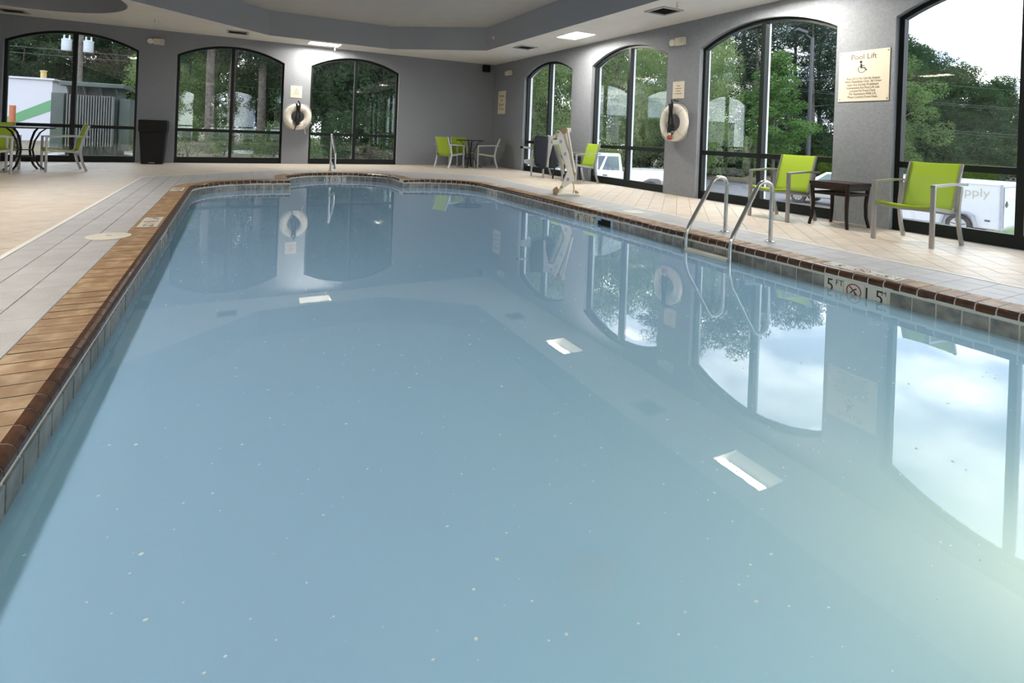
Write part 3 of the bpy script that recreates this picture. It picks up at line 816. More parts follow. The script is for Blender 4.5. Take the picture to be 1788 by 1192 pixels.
sprinkler(-1.67, 14.45, 'small white sprinkler head on the ceiling above the black bin'); sprinkler(2.45, 15.8, 'small sprinkler head above the pillar with the left life ring')
sprinkler(6.1, 14.8, 'small sprinkler head on the ceiling by the far corner'); sprinkler(6.45, 6.6, 'small sprinkler head on the ceiling beside the right air vent')
t = thing('wall_sprinkler', 'small white sidewall sprinkler on the raised ceiling edge', 'sprinkler', (6.12, 13.0, 3.66))
MB().box((-0.012, -0.045, -0.045), (0.0, 0.045, 0.045)).build('plate', 'off_white', t)
MB().tube([(-0.01, 0, 0), (-0.05, 0, 0), (-0.07, 0, 0.0)], 0.016, 10).build('nozzle', 'off_white', t)

# ------------------------------------------------------------------ chairs
def make_chair():
    t = thing('sling_chair', 'x', 'chair', group='green sling armchairs')
    hw = 0.30; A = 'alu'
    for s in (-1, 1):
        MB().box((s * hw - 0.021, -0.30, 0.0), (s * hw + 0.021, -0.262, 0.655)).build('front_leg', A, t, bevel=0.006)
        # rear leg sweeps back and carries on up as the back upright
        pts = [(s * hw, 0.335, 0.0), (s * hw, 0.272, 0.16), (s * hw, 0.238, 0.32), (s * hw, 0.235, 0.44), (s * hw, 0.262, 0.60), (s * hw, 0.275, 0.66)]
        MB().ribbon(pts, 0.030, 0.042, (1, 0, 0)).build('rear_leg', A, t, smooth=40)
        arm = [(s * hw, -0.30, 0.668), (s * hw, -0.1, 0.678), (s * hw * 1.02, 0.12, 0.690), (s * hw * 1.03, 0.36, 0.685)]
        MB().ribbon(arm, 0.046, 0.026, (1, 0, 0)).build('armrest', A, t, smooth=40)
        rail = [(s * (hw - 0.03), -0.27, 0.425), (s * (hw - 0.03), -0.05, 0.400), (s * (hw - 0.03), 0.16, 0.375), (s * (hw - 0.03), 0.22, 0.40)]
        MB().ribbon(rail, 0.024, 0.036, (1, 0, 0)).build('seat_rail', A, t, smooth=40)
        up = [(s * (hw - 0.035), 0.20, 0.345), (s * (hw - 0.035), 0.245, 0.50), (s * (hw - 0.035), 0.29, 0.68), (s * (hw - 0.035), 0.37, 0.91)]
        MB().ribbon(up, 0.022, 0.03, (1, 0, 0)).build('back_upright', A, t, smooth=40)
        MB().bar((s * (hw - 0.03), 0.24, 0.40), (s * hw, 0.245, 0.40), 0.03, 0.03).build('bracket', 'black_metal', t)
    fr = [(-hw, -0.275, 0.43), (-hw * 0.5, -0.275, 0.405), (0, -0.275, 0.397), (hw * 0.5, -0.275, 0.405), (hw, -0.275, 0.43)]
    MB().ribbon(fr, 0.03, 0.036, (0, 1, 0)).build('front_rail', A, t, smooth=40)
    MB().bar((-hw + 0.03, 0.20, 0.35), (hw - 0.03, 0.20, 0.35), 0.025, 0.025).build('back_rail', A, t)
    # slings
    def sheet(rows, nm, sag):
        N = 10; rings = []
        top = []; 
        vs = []; fs = []
        for (y, z), sg in zip(rows, sag):
            for k in range(N + 1):
                a = -1 + 2 * k / N; vs.append((a * (hw - 0.03), y + sg[0] * (1 - a * a), z + sg[1] * (1 - a * a)))
        nr = len(rows); W_ = N + 1
        for i in range(nr - 1):
            for k in range(N): fs.append((i * W_ + k, i * W_ + k + 1, (i + 1) * W_ + k + 1, (i + 1) * W_ + k))
        o = MB().add(vs, fs).build(nm, 'green_sling', t, smooth=60, fix=False)
        so = o.modifiers.new('thickness', 'SOLIDIFY'); so.thickness = 0.006; so.offset = 0
        return o
    sheet([(-0.295, 0.415), (-0.285, 0.445), (-0.25, 0.450), (-0.1, 0.428), (0.05, 0.41), (0.17, 0.40)], 'seat_sling', [(0, -0.012), (0, -0.018), (0, -0.022), (0, -0.025), (0, -0.025), (0, -0.01)])
    sheet([(0.205, 0.345), (0.235, 0.46), (0.265, 0.57), (0.292, 0.68), (0.33, 0.79), (0.372, 0.905), (0.378, 0.915)], 'back_sling', [(0.03, 0.0)] * 5 + [(0.02, -0.006), (0.02, -0.006)])
    return t
chair0 = make_chair()
def face(dx, dy): return math.atan2(dx, -dy)      # chair front is local -y
CH = [((6.98, 3.25), (-1, 0.03), 'green sling armchair in front of the nearest right window, by the trailer'),
      ((7.02, 4.98), (-1, 0.0), 'green sling armchair between the pool ladder and the wicker side table'),
      ((7.14, 10.22), (-1, 0.05), 'green sling armchair by the wall just right of the pool lift'),
      ((7.14, 11.68), (-1, 0.0), 'green sling armchair mostly hidden behind the pool lift seat'),
      ((5.76, 15.02), (0.8, 0.35), 'green sling armchair left of the far corner table, seen from behind'),
      ((6.42, 15.66), (0.05, -1), 'green sling armchair behind the far corner table against the wall'),
      ((6.98, 14.98), (-0.88, 0.42), 'armchair right of the far corner table, seen edge-on'),
      ((-3.88, 12.66), (0.86, 0.35), 'green sling armchair at the far left of the left table, cut by the frame'),
      ((-4.12, 13.92), (0.35, -1), 'green sling armchair behind the left table, backed to the window'),
      ((-3.02, 13.5), (-0.96, -0.35), 'armchair right of the left table, seen edge-on by the black bin')]
for k, ((x, y), d, lb) in enumerate(CH):
    place(chair0 if k == 0 else copy_tree(chair0), (x, y, 0), face(*d), lb)

# ------------------------------------------------------------------ tables
def make_round_table():
    t = thing('round_table', 'x', 'table', group='round black metal tables')
    H = 0.85
    MB().lathe([(0.0, H - 0.012), (0.40, H - 0.012), (0.415, H - 0.028), (0.43, H - 0.028), (0.435, H - 0.010), (0.43, H), (0.0, H)], 40).build('tabletop', 'black_metal', t, smooth=30)
    for k in range(4):
        a = PI / 4 + k * PI / 2; c_, s_ = math.cos(a), math.sin(a)
        prof = [(0.34, H - 0.02), (0.24, H - 0.10), (0.155, H - 0.26), (0.12, 0.42), (0.15, 0.26), (0.24, 0.11), (0.36, 0.012)]
        MB().ribbon([(r_ * c_, r_ * s_, z_) for r_, z_ in prof], 0.034, 0.016, (-s_, c_, 0)).build('leg', 'black_metal', t, smooth=50)
    m_ = MB(); m_.tube([(0.15 * math.cos(2 * PI * k / 24), 0.15 * math.sin(2 * PI * k / 24), 0.28) for k in range(24)], 0.011, 8, 0, True)
    m_.build('leg_ring', 'black_metal', t, smooth=60)
    MB().lathe([(0.0, 0.405), (0.12, 0.405), (0.12, 0.425), (0.0, 0.425)], 20).build('hub', 'black_metal', t)
    return t
rt = make_round_table()
place(rt, (6.42, 15.05, 0), 0.2, 'round black metal table in the far right corner')
place(copy_tree(rt), (-3.55, 13.35, 0), 0.5, 'round black metal table at the left by the transformer window')
def make_side_table():
    t = thing('side_table', 'x', 'side table', group='dark wicker side tables')
    H, hw = 0.59, 0.255
    MB().box((-hw, -hw, H - 0.10), (hw, hw, H - 0.012)).build('apron', 'wicker', t, bevel=0.02)
    for k in range(17):
        x = -hw + 0.015 + (2 * hw - 0.03) * k / 16
        MB().box((x - 0.0125, -hw - 0.012, H - 0.045), (x + 0.0125, hw + 0.012, H)).build('top_slat', 'wicker', t, bevel=0.005)
    for sx in (-1, 1):
        for sy in (-1, 1):
            p = [(sx * (hw - 0.02), sy * (hw - 0.02), H - 0.05), (sx * (hw - 0.035), sy * (hw - 0.035), 0.30), (sx * (hw - 0.03), sy * (hw - 0.03), 0.14), (sx * (hw - 0.005), sy * (hw - 0.005), 0.0)]
            MB().tube(p, [0.028, 0.024, 0.022, 0.02], 8).build('leg', 'wicker', t, smooth=50)
    for s in (-1, 1):
        MB().box((-hw + 0.03, s * (hw - 0.03) - 0.012, H - 0.17), (hw - 0.03, s * (hw - 0.03) + 0.012, H - 0.135)).build('stretcher', 'wicker', t)
        MB().box((s * (hw - 0.03) - 0.012, -hw + 0.03, H - 0.17), (s * (hw - 0.03) + 0.012, hw - 0.03, H - 0.135)).build('stretcher', 'wicker', t)
    return t
sd = make_side_table()
place(sd, (7.22, 4.27, 0), 0.02, 'dark brown wicker side table between the two near green chairs')
place(copy_tree(sd), (7.28, 10.96, 0), 0.0, 'dark wicker side table behind the pool lift')

# ------------------------------------------------------------------ waste bin
t = thing('waste_bin', 'tall black plastic waste bin between two windows', 'bin', (-1.77, 15.72, 0))
def ringr(hx, hy, z): return [(-hx, -hy, z), (hx, -hy, z), (hx, hy, z), (-hx, hy, z)]
MB().loft([ringr(0.225, 0.2, 0.0), ringr(0.225, 0.2, 0.02), ringr(0.275, 0.24, 0.78)]).build('body', 'black_plastic', t, bevel=0.02)
m_ = MB(); m_.loft([ringr(0.285, 0.25, 0.78), ringr(0.29, 0.255, 0.80), ringr(0.295, 0.26, 1.05), ringr(0.285, 0.25, 1.08)]); m_.build('hood', 'black_plastic', t, bevel=0.015)
MB().box((-0.19, -0.272, 0.90), (0.19, -0.255, 1.02)).build('bin_opening_shade', 'shade_black', t)  # dark plate, its colour stands in for shade inside the bin opening
MB().box((-0.24, -0.274, 0.86), (0.24, -0.258, 0.885)).build('lip', 'black_plastic', t)
MB().box((-0.06, -0.206, 0.03), (0.06, -0.200, 0.045)).build('maker_plate', 'vent_grey', t)

# ------------------------------------------------------------------ pool ladder and far handrail
def smooth_path(pts, r=0.07, n=6):
    pts = [Vector(p) for p in pts]; out = [pts[0]]
    for i in range(1, len(pts) - 1):
        a, b, c = pts[i - 1], pts[i], pts[i + 1]
        ra = min(r[i] if isinstance(r, list) else r, (a - b).length * 0.49, (c - b).length * 0.49)
        p0 = b + (a - b).normalized() * ra; p2 = b + (c - b).normalized() * ra
        for k in range(n + 1):
            u = k / n; out.append(p0 * (1 - u) ** 2 + b * 2 * u * (1 - u) + p2 * u * u)
    out.append(pts[-1]); return out
t = thing('pool_ladder', 'stainless steel pool ladder with two looped rails on the right edge', 'ladder', (5.2, 4.1, 0))
for dy in (0.30, -0.30):
    prof = [(-0.62, -1.25), (-0.62, 0.05), (-0.19, 0.66), (0.0, 0.63), (0.0, -0.02)]
    pth = smooth_path([(a, dy, b) for a, b in prof], [0, 0.10, 0.13, 0.16, 0], 8)
    MB().tube(pth, 0.0225, 14).build('rail', 'steel', t, smooth=60)
    MB().lathe([(0.0, 0.0), (0.055, 0.0), (0.055, 0.008), (0.03, 0.014), (0.0, 0.014)], 24, 0, (0, dy, 0)).build('escutcheon', 'steel', t, smooth=40)
for z_ in (-0.162, -0.45, -0.75):
    MB().box((-0.67, -0.285, z_ - 0.02), (-0.575, 0.285, z_ + 0.02)).build('tread', 'tread', t, bevel=0.008)
t = thing('handrail', 'single stainless steel handrail over the far pool steps', 'handrail', (2.08, 13.42, 0))
pth = smooth_path([(0, 0, 0), (0, 0, 0.93), (0, -0.62, 0.50), (0, -0.66, 0.10), (0, -0.06, 0.26), (0, 0.06, 0.0)], [0, 0.10, 0.10, 0.09, 0.05, 0], 8)
MB().tube(pth, 0.024, 12).build('rail', 'steel', t, smooth=60)
for dy in (0, 0.06): MB().lathe([(0, 0), (0.05, 0), (0.05, 0.012), (0, 0.012)], 20, 0, (0, dy, 0)).build('escutcheon', 'steel', t)

# ------------------------------------------------------------------ pool lift
t = thing('pool_lift', 'cream accessible pool lift with dark grey seat folded over the deck', 'pool lift', (5.36, 8.10, 0), -YAW)
K = 0.01036
def Lp(cx, cy): return ((900 + cx / 7.947 - 985) * K, (342 - 210 - cy / 7.947) * K)
def plate(pts, nm, m, d0, d1, bv=0.006, par=t):
    return MB().prism([Lp(*p) for p in pts], lambda a, b, d: (a, d, max(b, 0.0)), d0, d1).build(nm, m, par, bevel=bv)
plate([(560, 1020), (870, 1020), (875, 1048), (560, 1048)], 'base_plate', 'lift_white', -0.16, 0.16)
plate([(510, 985), (560, 940), (590, 985), (575, 1048), (515, 1048)], 'anchor_block', 'lift_rust', -0.09, 0.09)
plate([(820, 985), (862, 1000), (862, 1045), (815, 1045)], 'anchor_block', 'lift_rust', -0.06, 0.06)
mast = plate([(520, 178), (552, 148), (600, 190), (690, 450), (762, 690), (795, 800), (782, 850), (690, 930), (650, 960), (612, 1030), (590, 985), (640, 860), (695, 720), (610, 500), (548, 330)], 'mast', 'lift_white', -0.05, 0.03)
for cx, cy in ((548, 182), (622, 940)):
    a, b = Lp(cx, cy); m_ = MB(); m_.lathe([(0, 0), (0.022, 0), (0.022, 0.02), (0, 0.02)], 14, 0, (a, -0.05, b), Matrix.Rotation(PI / 2, 3, 'X')); m_.build('pivot_bolt', 'lift_rust', mast)
for cx, cy in ((590, 310), (655, 480), (708, 830)):
    a, b = Lp(cx, cy); MB().box((a - 0.025, -0.0535, b - 0.03), (a + 0.02, -0.050, b + 0.03)).build('sticker', 'blue_print', mast)
plate([(490, 360), (540, 340), (650, 640), (668, 765), (648, 770), (560, 545)], 'rear_beam', 'lift_white', 0.06, 0.13)
def rod(a, b, r_, nm, m, d0=0.0, d1=0.0):
    p, q = Lp(*a), Lp(*b); MB().tube([(p[0], d0, p[1]), (q[0], d1, q[1])], r_, 12).build(nm, m, t, smooth=50)
rod((640, 150), (705, 400), 0.032, 'actuator_tube', 'lift_white', 0.05, 0.02); rod((690, 300), (780, 700), 0.022, 'actuator_rod', 'lift_white', 0.02, 0.0)
rod((672, 140), (800, 730), 0.024, 'strut', 'lift_white', -0.05, -0.03); rod((612, 190), (735, 600), 0.02, 'strut', 'lift_white', 0.09, 0.04)
rod((595, 150), (722, 150), 0.045, 'actuator_motor', 'lift_white', 0.0, 0.03)
plate([(590, 110), (650, 105), (680, 140), (650, 200), (610, 190)], 'bracket', 'lift_rust', -0.06, 0.08)
plate([(780, 720), (815, 725), (812, 770), (790, 790)], 'bracket', 'lift_rust', -0.04, 0.03)
rod((775, 845), (803, 965), 0.010, 'link_rod', 'lift_rust'); rod((803, 965), (785, 1035), 0.010, 'link_rod', 'lift_rust')
plate([(400, 222), (470, 240), (520, 195), (545, 215), (520, 250), (475, 280), (475, 335), (548, 360), (548, 300), (460, 345), (455, 285), (405, 250)], 'link_arm', 'lift_white', -0.03, 0.03, 0.0)
plate([(462, 290), (548, 290), (548, 358), (470, 352)], 'yoke', 'lift_white', -0.07, 0.05)
plate([(410, 245), (448, 250), (445, 330), (475, 350), (432, 560), (430, 670), (390, 672), (398, 590), (372, 585), (370, 545), (405, 440)], 'seat_hanger', 'lift_white', -0.10, -0.06)
seat = plate([(228, 250), (250, 238), (400, 240), (408, 300), (402, 520), (392, 690), (340, 695), (240, 655), (218, 460)], 'seat_back', 'lift_cover', -0.20, 0.16, 0.03)
plate([(440, 500), (490, 360), (545, 520), (560, 560), (550, 670), (500, 690), (438, 690)], 'seat_pan', 'lift_cover', -0.04, 0.30, 0.025)
plate([(85, 585), (215, 575), (222, 660), (200, 690), (180, 650), (85, 625)], 'footrest', 'lift_white', -0.12, 0.18, 0.01)
rod((60, 408), (180, 414), 0.018, 'arm_handle', 'lift_white', -0.12, -0.10); rod((28, 404), (66, 408), 0.021, 'handle_grip', 'black_plastic', -0.125, -0.12)
for cx, cy in ((275, 632), (540, 635)):
    a, b = Lp(cx, cy); m_ = MB(); m_.lathe([(0, 0), (0.02, 0), (0.02, 0.012), (0, 0.012)], 14, 0, (a, -0.21, b), Matrix.Rotation(PI / 2, 3, 'X')); m_.build('snap', 'black_plastic', seat)

# ------------------------------------------------------------------ life rings with throw ropes
def life_ring(loc, rotz, label, red):
    t = thing('life_ring', label, 'life ring', loc, rotz, 'white life rings')     # local: wall behind +y, faces -y
    RM, rx, ry, N, M_ = 0.268, 0.098, 0.062, 48, 14; vs = []; fs = []
    for i in range(N):
        a = 2 * PI * i / N
        for j in range(M_):
            b = 2 * PI * j / M_; rr = RM + rx * math.cos(b); vs.append((rr * math.cos(a), -0.09 + ry * math.sin(b), rr * math.sin(a)))
    for i in range(N):
        for j in range(M_):
            fs.append((i * M_ + j, ((i + 1) % N) * M_ + j, ((i + 1) % N) * M_ + (j + 1) % M_, i * M_ + (j + 1) % M_))
    MB().add(vs, fs).build('ring', 'ring_white', t, smooth=60)
    for k in range(4):          # bands round the ring
        a = PI / 4 + k * PI / 2; c_, s_ = math.cos(a), math.sin(a); rings = []
        for e in (-0.02, 0.02):
            ring = []
            for j in range(M_):
                b = 2 * PI * j / M_; rr = RM + (rx + 0.004) * math.cos(b)
                ring.append((rr * c_ - s_ * e, -0.09 + (ry + 0.004) * math.sin(b), rr * s_ + c_ * e))
            rings.append(ring)
        MB().loft(rings, 0, False).build('band', 'rope_white', t, smooth=60)
    pts = [((RM + rx + 0.012 + 0.02 * math.cos(4 * 2 * PI * k / 64 + PI)) * math.cos(2 * PI * k / 64), -0.09, (RM + rx + 0.012 + 0.02 * math.cos(4 * 2 * PI * k / 64 + PI)) * math.sin(2 * PI * k / 64)) for k in range(64)]
    MB().tube(pts, 0.006, 6, 0, True).build('grab_line', 'rope_white', t, smooth=60)
    MB().tube([(0, 0.0, 0.42), (0, -0.10, 0.42), (0, -0.12, 0.45)], 0.012, 8).build('hook', 'black_metal', t)
    m_ = MB(); rnd = random.Random(5 if red else 9)
    for k in range(9):          # hank of black rope
        w_ = 0.03 + 0.008 * k % 0.03; ph = rnd.uniform(-0.02, 0.02); lo = -0.10 - 0.02 * k
        lp = [(0.0 + ph * 0.3, -0.17, 0.44), (w_ + ph, -0.18, 0.34), (0.02 + ph, -0.185, 0.2), (0.05 + ph, -0.18, 0.02), (0.03 + ph + rnd.uniform(-.06, .06), -0.175, lo), (-0.05 + ph, -0.18, lo + 0.06), (-0.03 + ph, -0.185, 0.1), (-0.02 + ph, -0.18, 0.24), (-w_ + ph, -0.175, 0.36)]
        m_.tube(smooth_path(lp, 0.05, 4), 0.0085, 6)
    for k in range(5): m_.tube([(0.045 * math.cos(u), -0.185 + 0.02 * math.sin(u), 0.30 - 0.014 * k) for u in [2 * PI * q / 14 for q in range(14)]], 0.009, 6, 0, True)
    for k in range(4):
        cxx, czz, rr = rnd.uniform(-0.06, 0.05), -0.06 - 0.04 * k, rnd.uniform(0.07, 0.10)
        m_.tube([(cxx + rr * math.cos(2 * PI * q / 20), -0.165, czz + rr * 0.9 * math.sin(2 * PI * q / 20)) for q in range(20)], 0.005, 5, 0, True)
    m_.build('throw_rope', 'rope_black', t, smooth=60)
    if red:
        m_ = MB(); m_.lathe([(0.0, -0.058), (0.035, -0.05), (0.055, -0.02), (0.056, 0.01), (0.035, 0.035), (0.0, 0.04)], 16, 0, (0.0, -0.19, -0.285)); m_.build('float', 'float_red', t, smooth=60)
        m_ = MB(); m_.lathe([(0.0, 0.0), (0.028, 0.0), (0.028, 0.04), (0.0, 0.045)], 14, 0, (0.0, -0.19, -0.245)); m_.build('float_cap', 'rope_white', t, smooth=60)
    else:
        MB().tube(smooth_path([(0.16, -0.16, -0.20), (0.19, -0.12, -0.35), (0.235, -0.08, -0.50), (0.20, -0.08, -0.40)], 0.05, 4), 0.008, 6).build('loose_line', 'rope_white', t, smooth=60)
        MB().tube(smooth_path([(-0.02, -0.17, 0.0), (-0.03, -0.175, -0.18), (-0.05, -0.165, -0.30), (-0.09, -0.16, -0.38)], 0.05, 4), 0.011, 6).build('rope_end', 'rope_black', t, smooth=60)
life_ring((1.55, WB - 0.02, 1.33), 0.0, 'white life ring with black rope on the far wall between two windows', False)
life_ring((WR - 0.02, 7.68, 1.41), -PI / 2, 'white life ring with black rope and red float on the right wall', True)

# ------------------------------------------------------------------ signs
def sign(name, label, c, x, w_, h_, screws=True):
    t = thing(name, label, 'sign', c, math.atan2(x[1], x[0]))        # local x to the right, faces local -y
    MB().box((-w_ / 2, -0.010, -h_ / 2), (w_ / 2, 0.0, h_ / 2)).build('plate', 'sign_cream', t, bevel=0.002)
    if screws:
        for sx in (-1, 1):
            for sz in (-1, 1):
                m_ = MB(); m_.lathe([(0, 0), (0.009, 0), (0.008, 0.004), (0, 0.005)], 12, 0, (sx * (w_ / 2 - 0.022), -0.010, sz * (h_ / 2 - 0.03)), Matrix.Rotation(PI / 2, 3, 'X')); m_.build('screw', 'brass', t)
    return t
LX = (1, 0, 0); LZ = (0, 0, 1)
# pool lift sign
t = sign('wall_sign', 'large cream Pool Lift sign with wheelchair symbol on the near pillar', (WR, 4.26, 2.05), (0, -1, 0), 0.665, 0.70)
text('lettering', 'Pool Lift', 0.105, frame((0, -0.0112, 0.262), LX, LZ), 'sign_text', t, sx=0.95)
for k, ln in enumerate(['Pool Lift Is For Use By Guests', 'With Disabilities Only. All Other', 'Uses Are Strictly Prohibited.', 'Instructions For Pool Lift Use', 'Located At Front Desk.', 'For Assistance With Lift,', 'Please Contact Front Desk.']):
    text('lettering', ln, 0.046, frame((0.0, -0.0112, -0.035 - 0.0425 * k), LX, LZ), 'sign_text', t, sx=0.78)
def TI(a, b, d): return (a * 0.001 - 0.02, -0.0102 - d, b * 0.001 + 0.115)
m_ = MB()
N = 20
ang = [math.radians(118 + (365 - 118) * k / N) for k in range(N + 1)]
m_.loft([[TI(r_ * math.cos(a), r_ * math.sin(a) - 22, d) for r_, d in ((52, 0), (52, 0.0012), (44, 0.0012), (44, 0))] for a in ang])
m_.prism([(18 * math.cos(2 * PI * k / 16) - 14, 18 * math.sin(2 * PI * k / 16) + 78) for k in range(16)], TI, 0, 0.0012)
m_.prism([(-20, 52), (-4, 56), (2, 48), (2, 30), (34, 32), (34, 22), (4, 20), (4, 4), (38, 4), (72, -40), (60, -48), (32, -10), (-12, -10), (-20, -2)], TI, 0, 0.0012)
m_.build('wheelchair_symbol', 'sign_dark', t)
def dash_lines(t, rows, w_, m='sign_text', h_=0.012):
    """rows of small word marks too small to read in the photograph"""
    for z_, words in rows:
        tot = sum(words) + 0.012 * (len(words) - 1); x = -tot / 2; m_ = MB()
        for wd in words:
            m_.box((x, -0.0112, z_ - h_ / 2), (x + wd, -0.010, z_ + h_ / 2)); x += wd + 0.012
        m_.build('lettering', m, t)
for c, x, lb in (((WR, 7.70, 2.05), (0, -1, 0), 'small cream notice above the right life ring'), ((1.50, WB, 2.03), (1, 0, 0), 'small cream notice above the far-wall life ring')):
    t = sign('wall_notice', lb, c, x, 0.30, 0.335, False); t['category'] = 'sign'
    dash_lines(t, [(0.08, (0.075,)), (0.03, (0.03, 0.05, 0.045)), (-0.02, (0.05, 0.05)), (-0.07, (0.02, 0.03, 0.05, 0.045))], 0.3)
    for z_ in (-1, 1):
        m_ = MB(); m_.lathe([(0, 0), (0.006, 0), (0.005, 0.003), (0, 0.004)], 10, 0, (0, -0.010, z_ * 0.15), Matrix.Rotation(PI / 2, 3, 'X')); m_.build('screw', 'brass', t)
t = sign('warning_sign', 'narrow cream Warning No Lifeguard On Duty sign near the far corner', (WR, 15.45, 2.09), (0, -1, 0), 0.52, 0.74, False)
for k, ln in enumerate(['Warning', 'No', 'Lifeguard', 'On Duty']): text('lettering', ln, 0.115, frame((0, -0.0112, 0.21 - 0.14 * k), LX, LZ), 'sign_text', t, sx=0.9)

# ------------------------------------------------------------------ emergency lights and speaker
def emergency_light(loc, rotz, label):
    t = thing('emergency_light', label, 'emergency light', loc, rotz, 'cream emergency wall lights')
    MB().box((-0.06, -0.085, -0.075), (0.17, 0.0, 0.075)).build('housing', 'fixture_cream', t, bevel=0.012)
    for sx in (-0.115, ):
        m_ = MB(); m_.lathe([(0.0, 0.0), (0.05, 0.0), (0.068, 0.035), (0.070, 0.06), (0.066, 0.07), (0.0, 0.066)], 18, 0, (sx, -0.03, -0.01), Matrix.Rotation(PI / 2, 3, 'X')); m_.build('lamp_head', 'lamp_clear', t, smooth=40)
    for i in range(4):
        for j in range(4): MB().box((0.075 + 0.022 * i, -0.0875, -0.045 + 0.024 * j), (0.091 + 0.022 * i, -0.085, -0.028 + 0.024 * j)).build('grille_cell', 'vent_grey', t)
    MB().box((-0.07, -0.05, -0.02), (-0.05, -0.01, 0.02)).build('lamp_neck', 'fixture_cream', t)
emergency_light((WR, 7.72, 2.99), -PI / 2, 'cream emergency light on the right wall above the life ring')
emergency_light((WR, 14.95, 3.0), -PI / 2, 'cream emergency light near the far right corner')
emergency_light((-1.83, WB, 3.06), 0.0, 'cream emergency light on the far wall above the black bin')
t = thing('wall_speaker', 'small black loudspeaker high in the far right corner', 'speaker', (7.28, 15.98, 3.20), 0.35)
MB().box((-0.11, -0.11, -0.11), (0.11, 0.06, 0.11)).build('cabinet', 'black_plastic', t, bevel=0.02)
MB().box((-0.09, -0.118, -0.09), (0.09, -0.108, 0.09)).build('grille', 'shade_black', t, bevel=0.01)
#PART3
# ------------------------------------------------------------------ outdoors: ground
G = -1.45
GB = -0.30
def ground(name, x0, y0, x1, y1, z, m, th=0.3):
    o = MB().box((x0, y0, z - th), (x1, y1, z)).build(name, m); tag(o, kind='structure'); return o
ground('ground_concrete', 8.0, -60, 21.0, 60, G, 'concrete')
ground('ground_asphalt', 21.0, -60, 29.0, 80, G - 0.02, 'asphalt')
ground('ground_dirt', 29.0, -80, 140, 90, G + 0.02, 'dirt')
ground('ground_lawn', 21.2, -10, 60, 9.5, G + 0.03, 'grass')
ground('ground_back', -90, WB + 0.35, 8.0, 130, GB, 'dirt', 1.6)
ground('ground_back_slope', 8.0, 60, 60, 130, G, 'dirt')
ground('ground_front', -90, -80, 8.0, WF - 0.35, -0.4, 'asphalt')
ground('ground_left', -90, WF - 0.35, WL - 0.35, WB + 0.35, -0.4, 'concrete')

# ------------------------------------------------------------------ trees
def leaf_cloud(blobs, per, lw, ll, droop=0.0, shell=0.45):
    """leaf quads spread through ellipsoid clumps"""
    V = []; n_tot = 0
    for (c, r) in blobs:
        n = int(per * (r[0] * r[1] * r[2]) ** (2 / 3)); n = max(n, 20)
        d = rng.normal(size=(n, 3)); d /= np.linalg.norm(d, axis=1)[:, None]
        rad = (shell + (1 - shell) * rng.random(n)) ** 0.6
        p = np.array(c) + d * rad[:, None] * np.array(r)
        ax = rng.normal(size=(n, 3)) + d * 0.6; ax[:, 2] -= droop
        ax /= np.linalg.norm(ax, axis=1)[:, None]
        sd_ = np.cross(ax, d + 0.4 * rng.normal(size=(n, 3))); sd_ /= np.linalg.norm(sd_, axis=1)[:, None] + 1e-9
        sc = (0.6 + 0.8 * rng.random(n))[:, None]
        a = p - ax * ll * sc / 2; b = p + sd_ * lw * sc / 2; e = p + ax * ll * sc / 2; g = p - sd_ * lw * sc / 2
        V.append(np.stack([a, b, e, g], 1).reshape(-1, 3)); n_tot += n
    return np.concatenate(V), n_tot
def foliage_mesh(name, blobs, per, lw, ll, m, droop=0.0, shell=0.45):
    V, n = leaf_cloud(blobs, per, lw, ll, droop, shell)
    me = bpy.data.meshes.new(name)
    me.vertices.add(4 * n); me.vertices.foreach_set('co', V.astype(np.float32).ravel())
    me.loops.add(4 * n); me.loops.foreach_set('vertex_index', np.arange(4 * n, dtype=np.int32))
    me.polygons.add(n); me.polygons.foreach_set('loop_start', np.arange(0, 4 * n, 4, dtype=np.int32)); me.polygons.foreach_set('loop_total', np.full(n, 4, dtype=np.int32))
    me.materials.append(MATS[m]); me.update(); me.validate(); return me
def make_tree(name, cat, trunk, fol):
    t = thing(name, 'x', cat); trunk.build('trunk', 'bark', t, smooth=60)
    o = bpy.data.objects.new('foliage', fol); COL.objects.link(o); o.parent = t; o['kind'] = 'stuff'
    return t
def trunk_mb(h, r0, branches, rr):
    m_ = MB(); jog = lambda s: rr.uniform(-s, s)
    pts = [(0, 0, -0.2), (jog(.1), jog(.1), h * 0.3), (jog(.25), jog(.25), h * 0.65), (jog(.3), jog(.3), h)]
    m_.tube(pts, [r0 * 1.2, r0, r0 * 0.7, r0 * 0.25], 9)
    for (z0, L_, up) in branches:
        a = rr.uniform(0, 2 * PI)
        m_.tube([(0, 0, z0), (L_ * 0.5 * math.cos(a), L_ * 0.5 * math.sin(a), z0 + up * 0.6), (L_ * math.cos(a), L_ * math.sin(a), z0 + up)], [r0 * 0.4, r0 * 0.25, r0 * 0.08], 6)
    return m_
def crown(rr, n, z0, z1, rad, br, flat=0.75):
    out = []
    for k in range(n):
        u = (k + rr.random()) / n; z = z0 + (z1 - z0) * u; rm = rad(u); a = rr.uniform(0, 2 * PI); d = rm * math.sqrt(rr.random())
        b = br * rr.uniform(0.7, 1.3); out.append(((d * math.cos(a), d * math.sin(a), z), (b, b, b * flat)))
    return out
rr = random.Random(3)
broad = [make_tree('broadleaf_tree', 'tree', trunk_mb(10, 0.24, [(rr.uniform(3, 8), rr.uniform(1.5, 3), rr.uniform(1, 2)) for _ in range(9)], rr),
         foliage_mesh('broadleaf_foliage', crown(rr, 62, 2.2, 13.2, lambda u: 4.2 * math.sin(PI * (0.12 + 0.84 * u)) ** 0.7, 1.35), 300, 0.105, 0.21, 'leaf_dark')) for _ in range(2)]
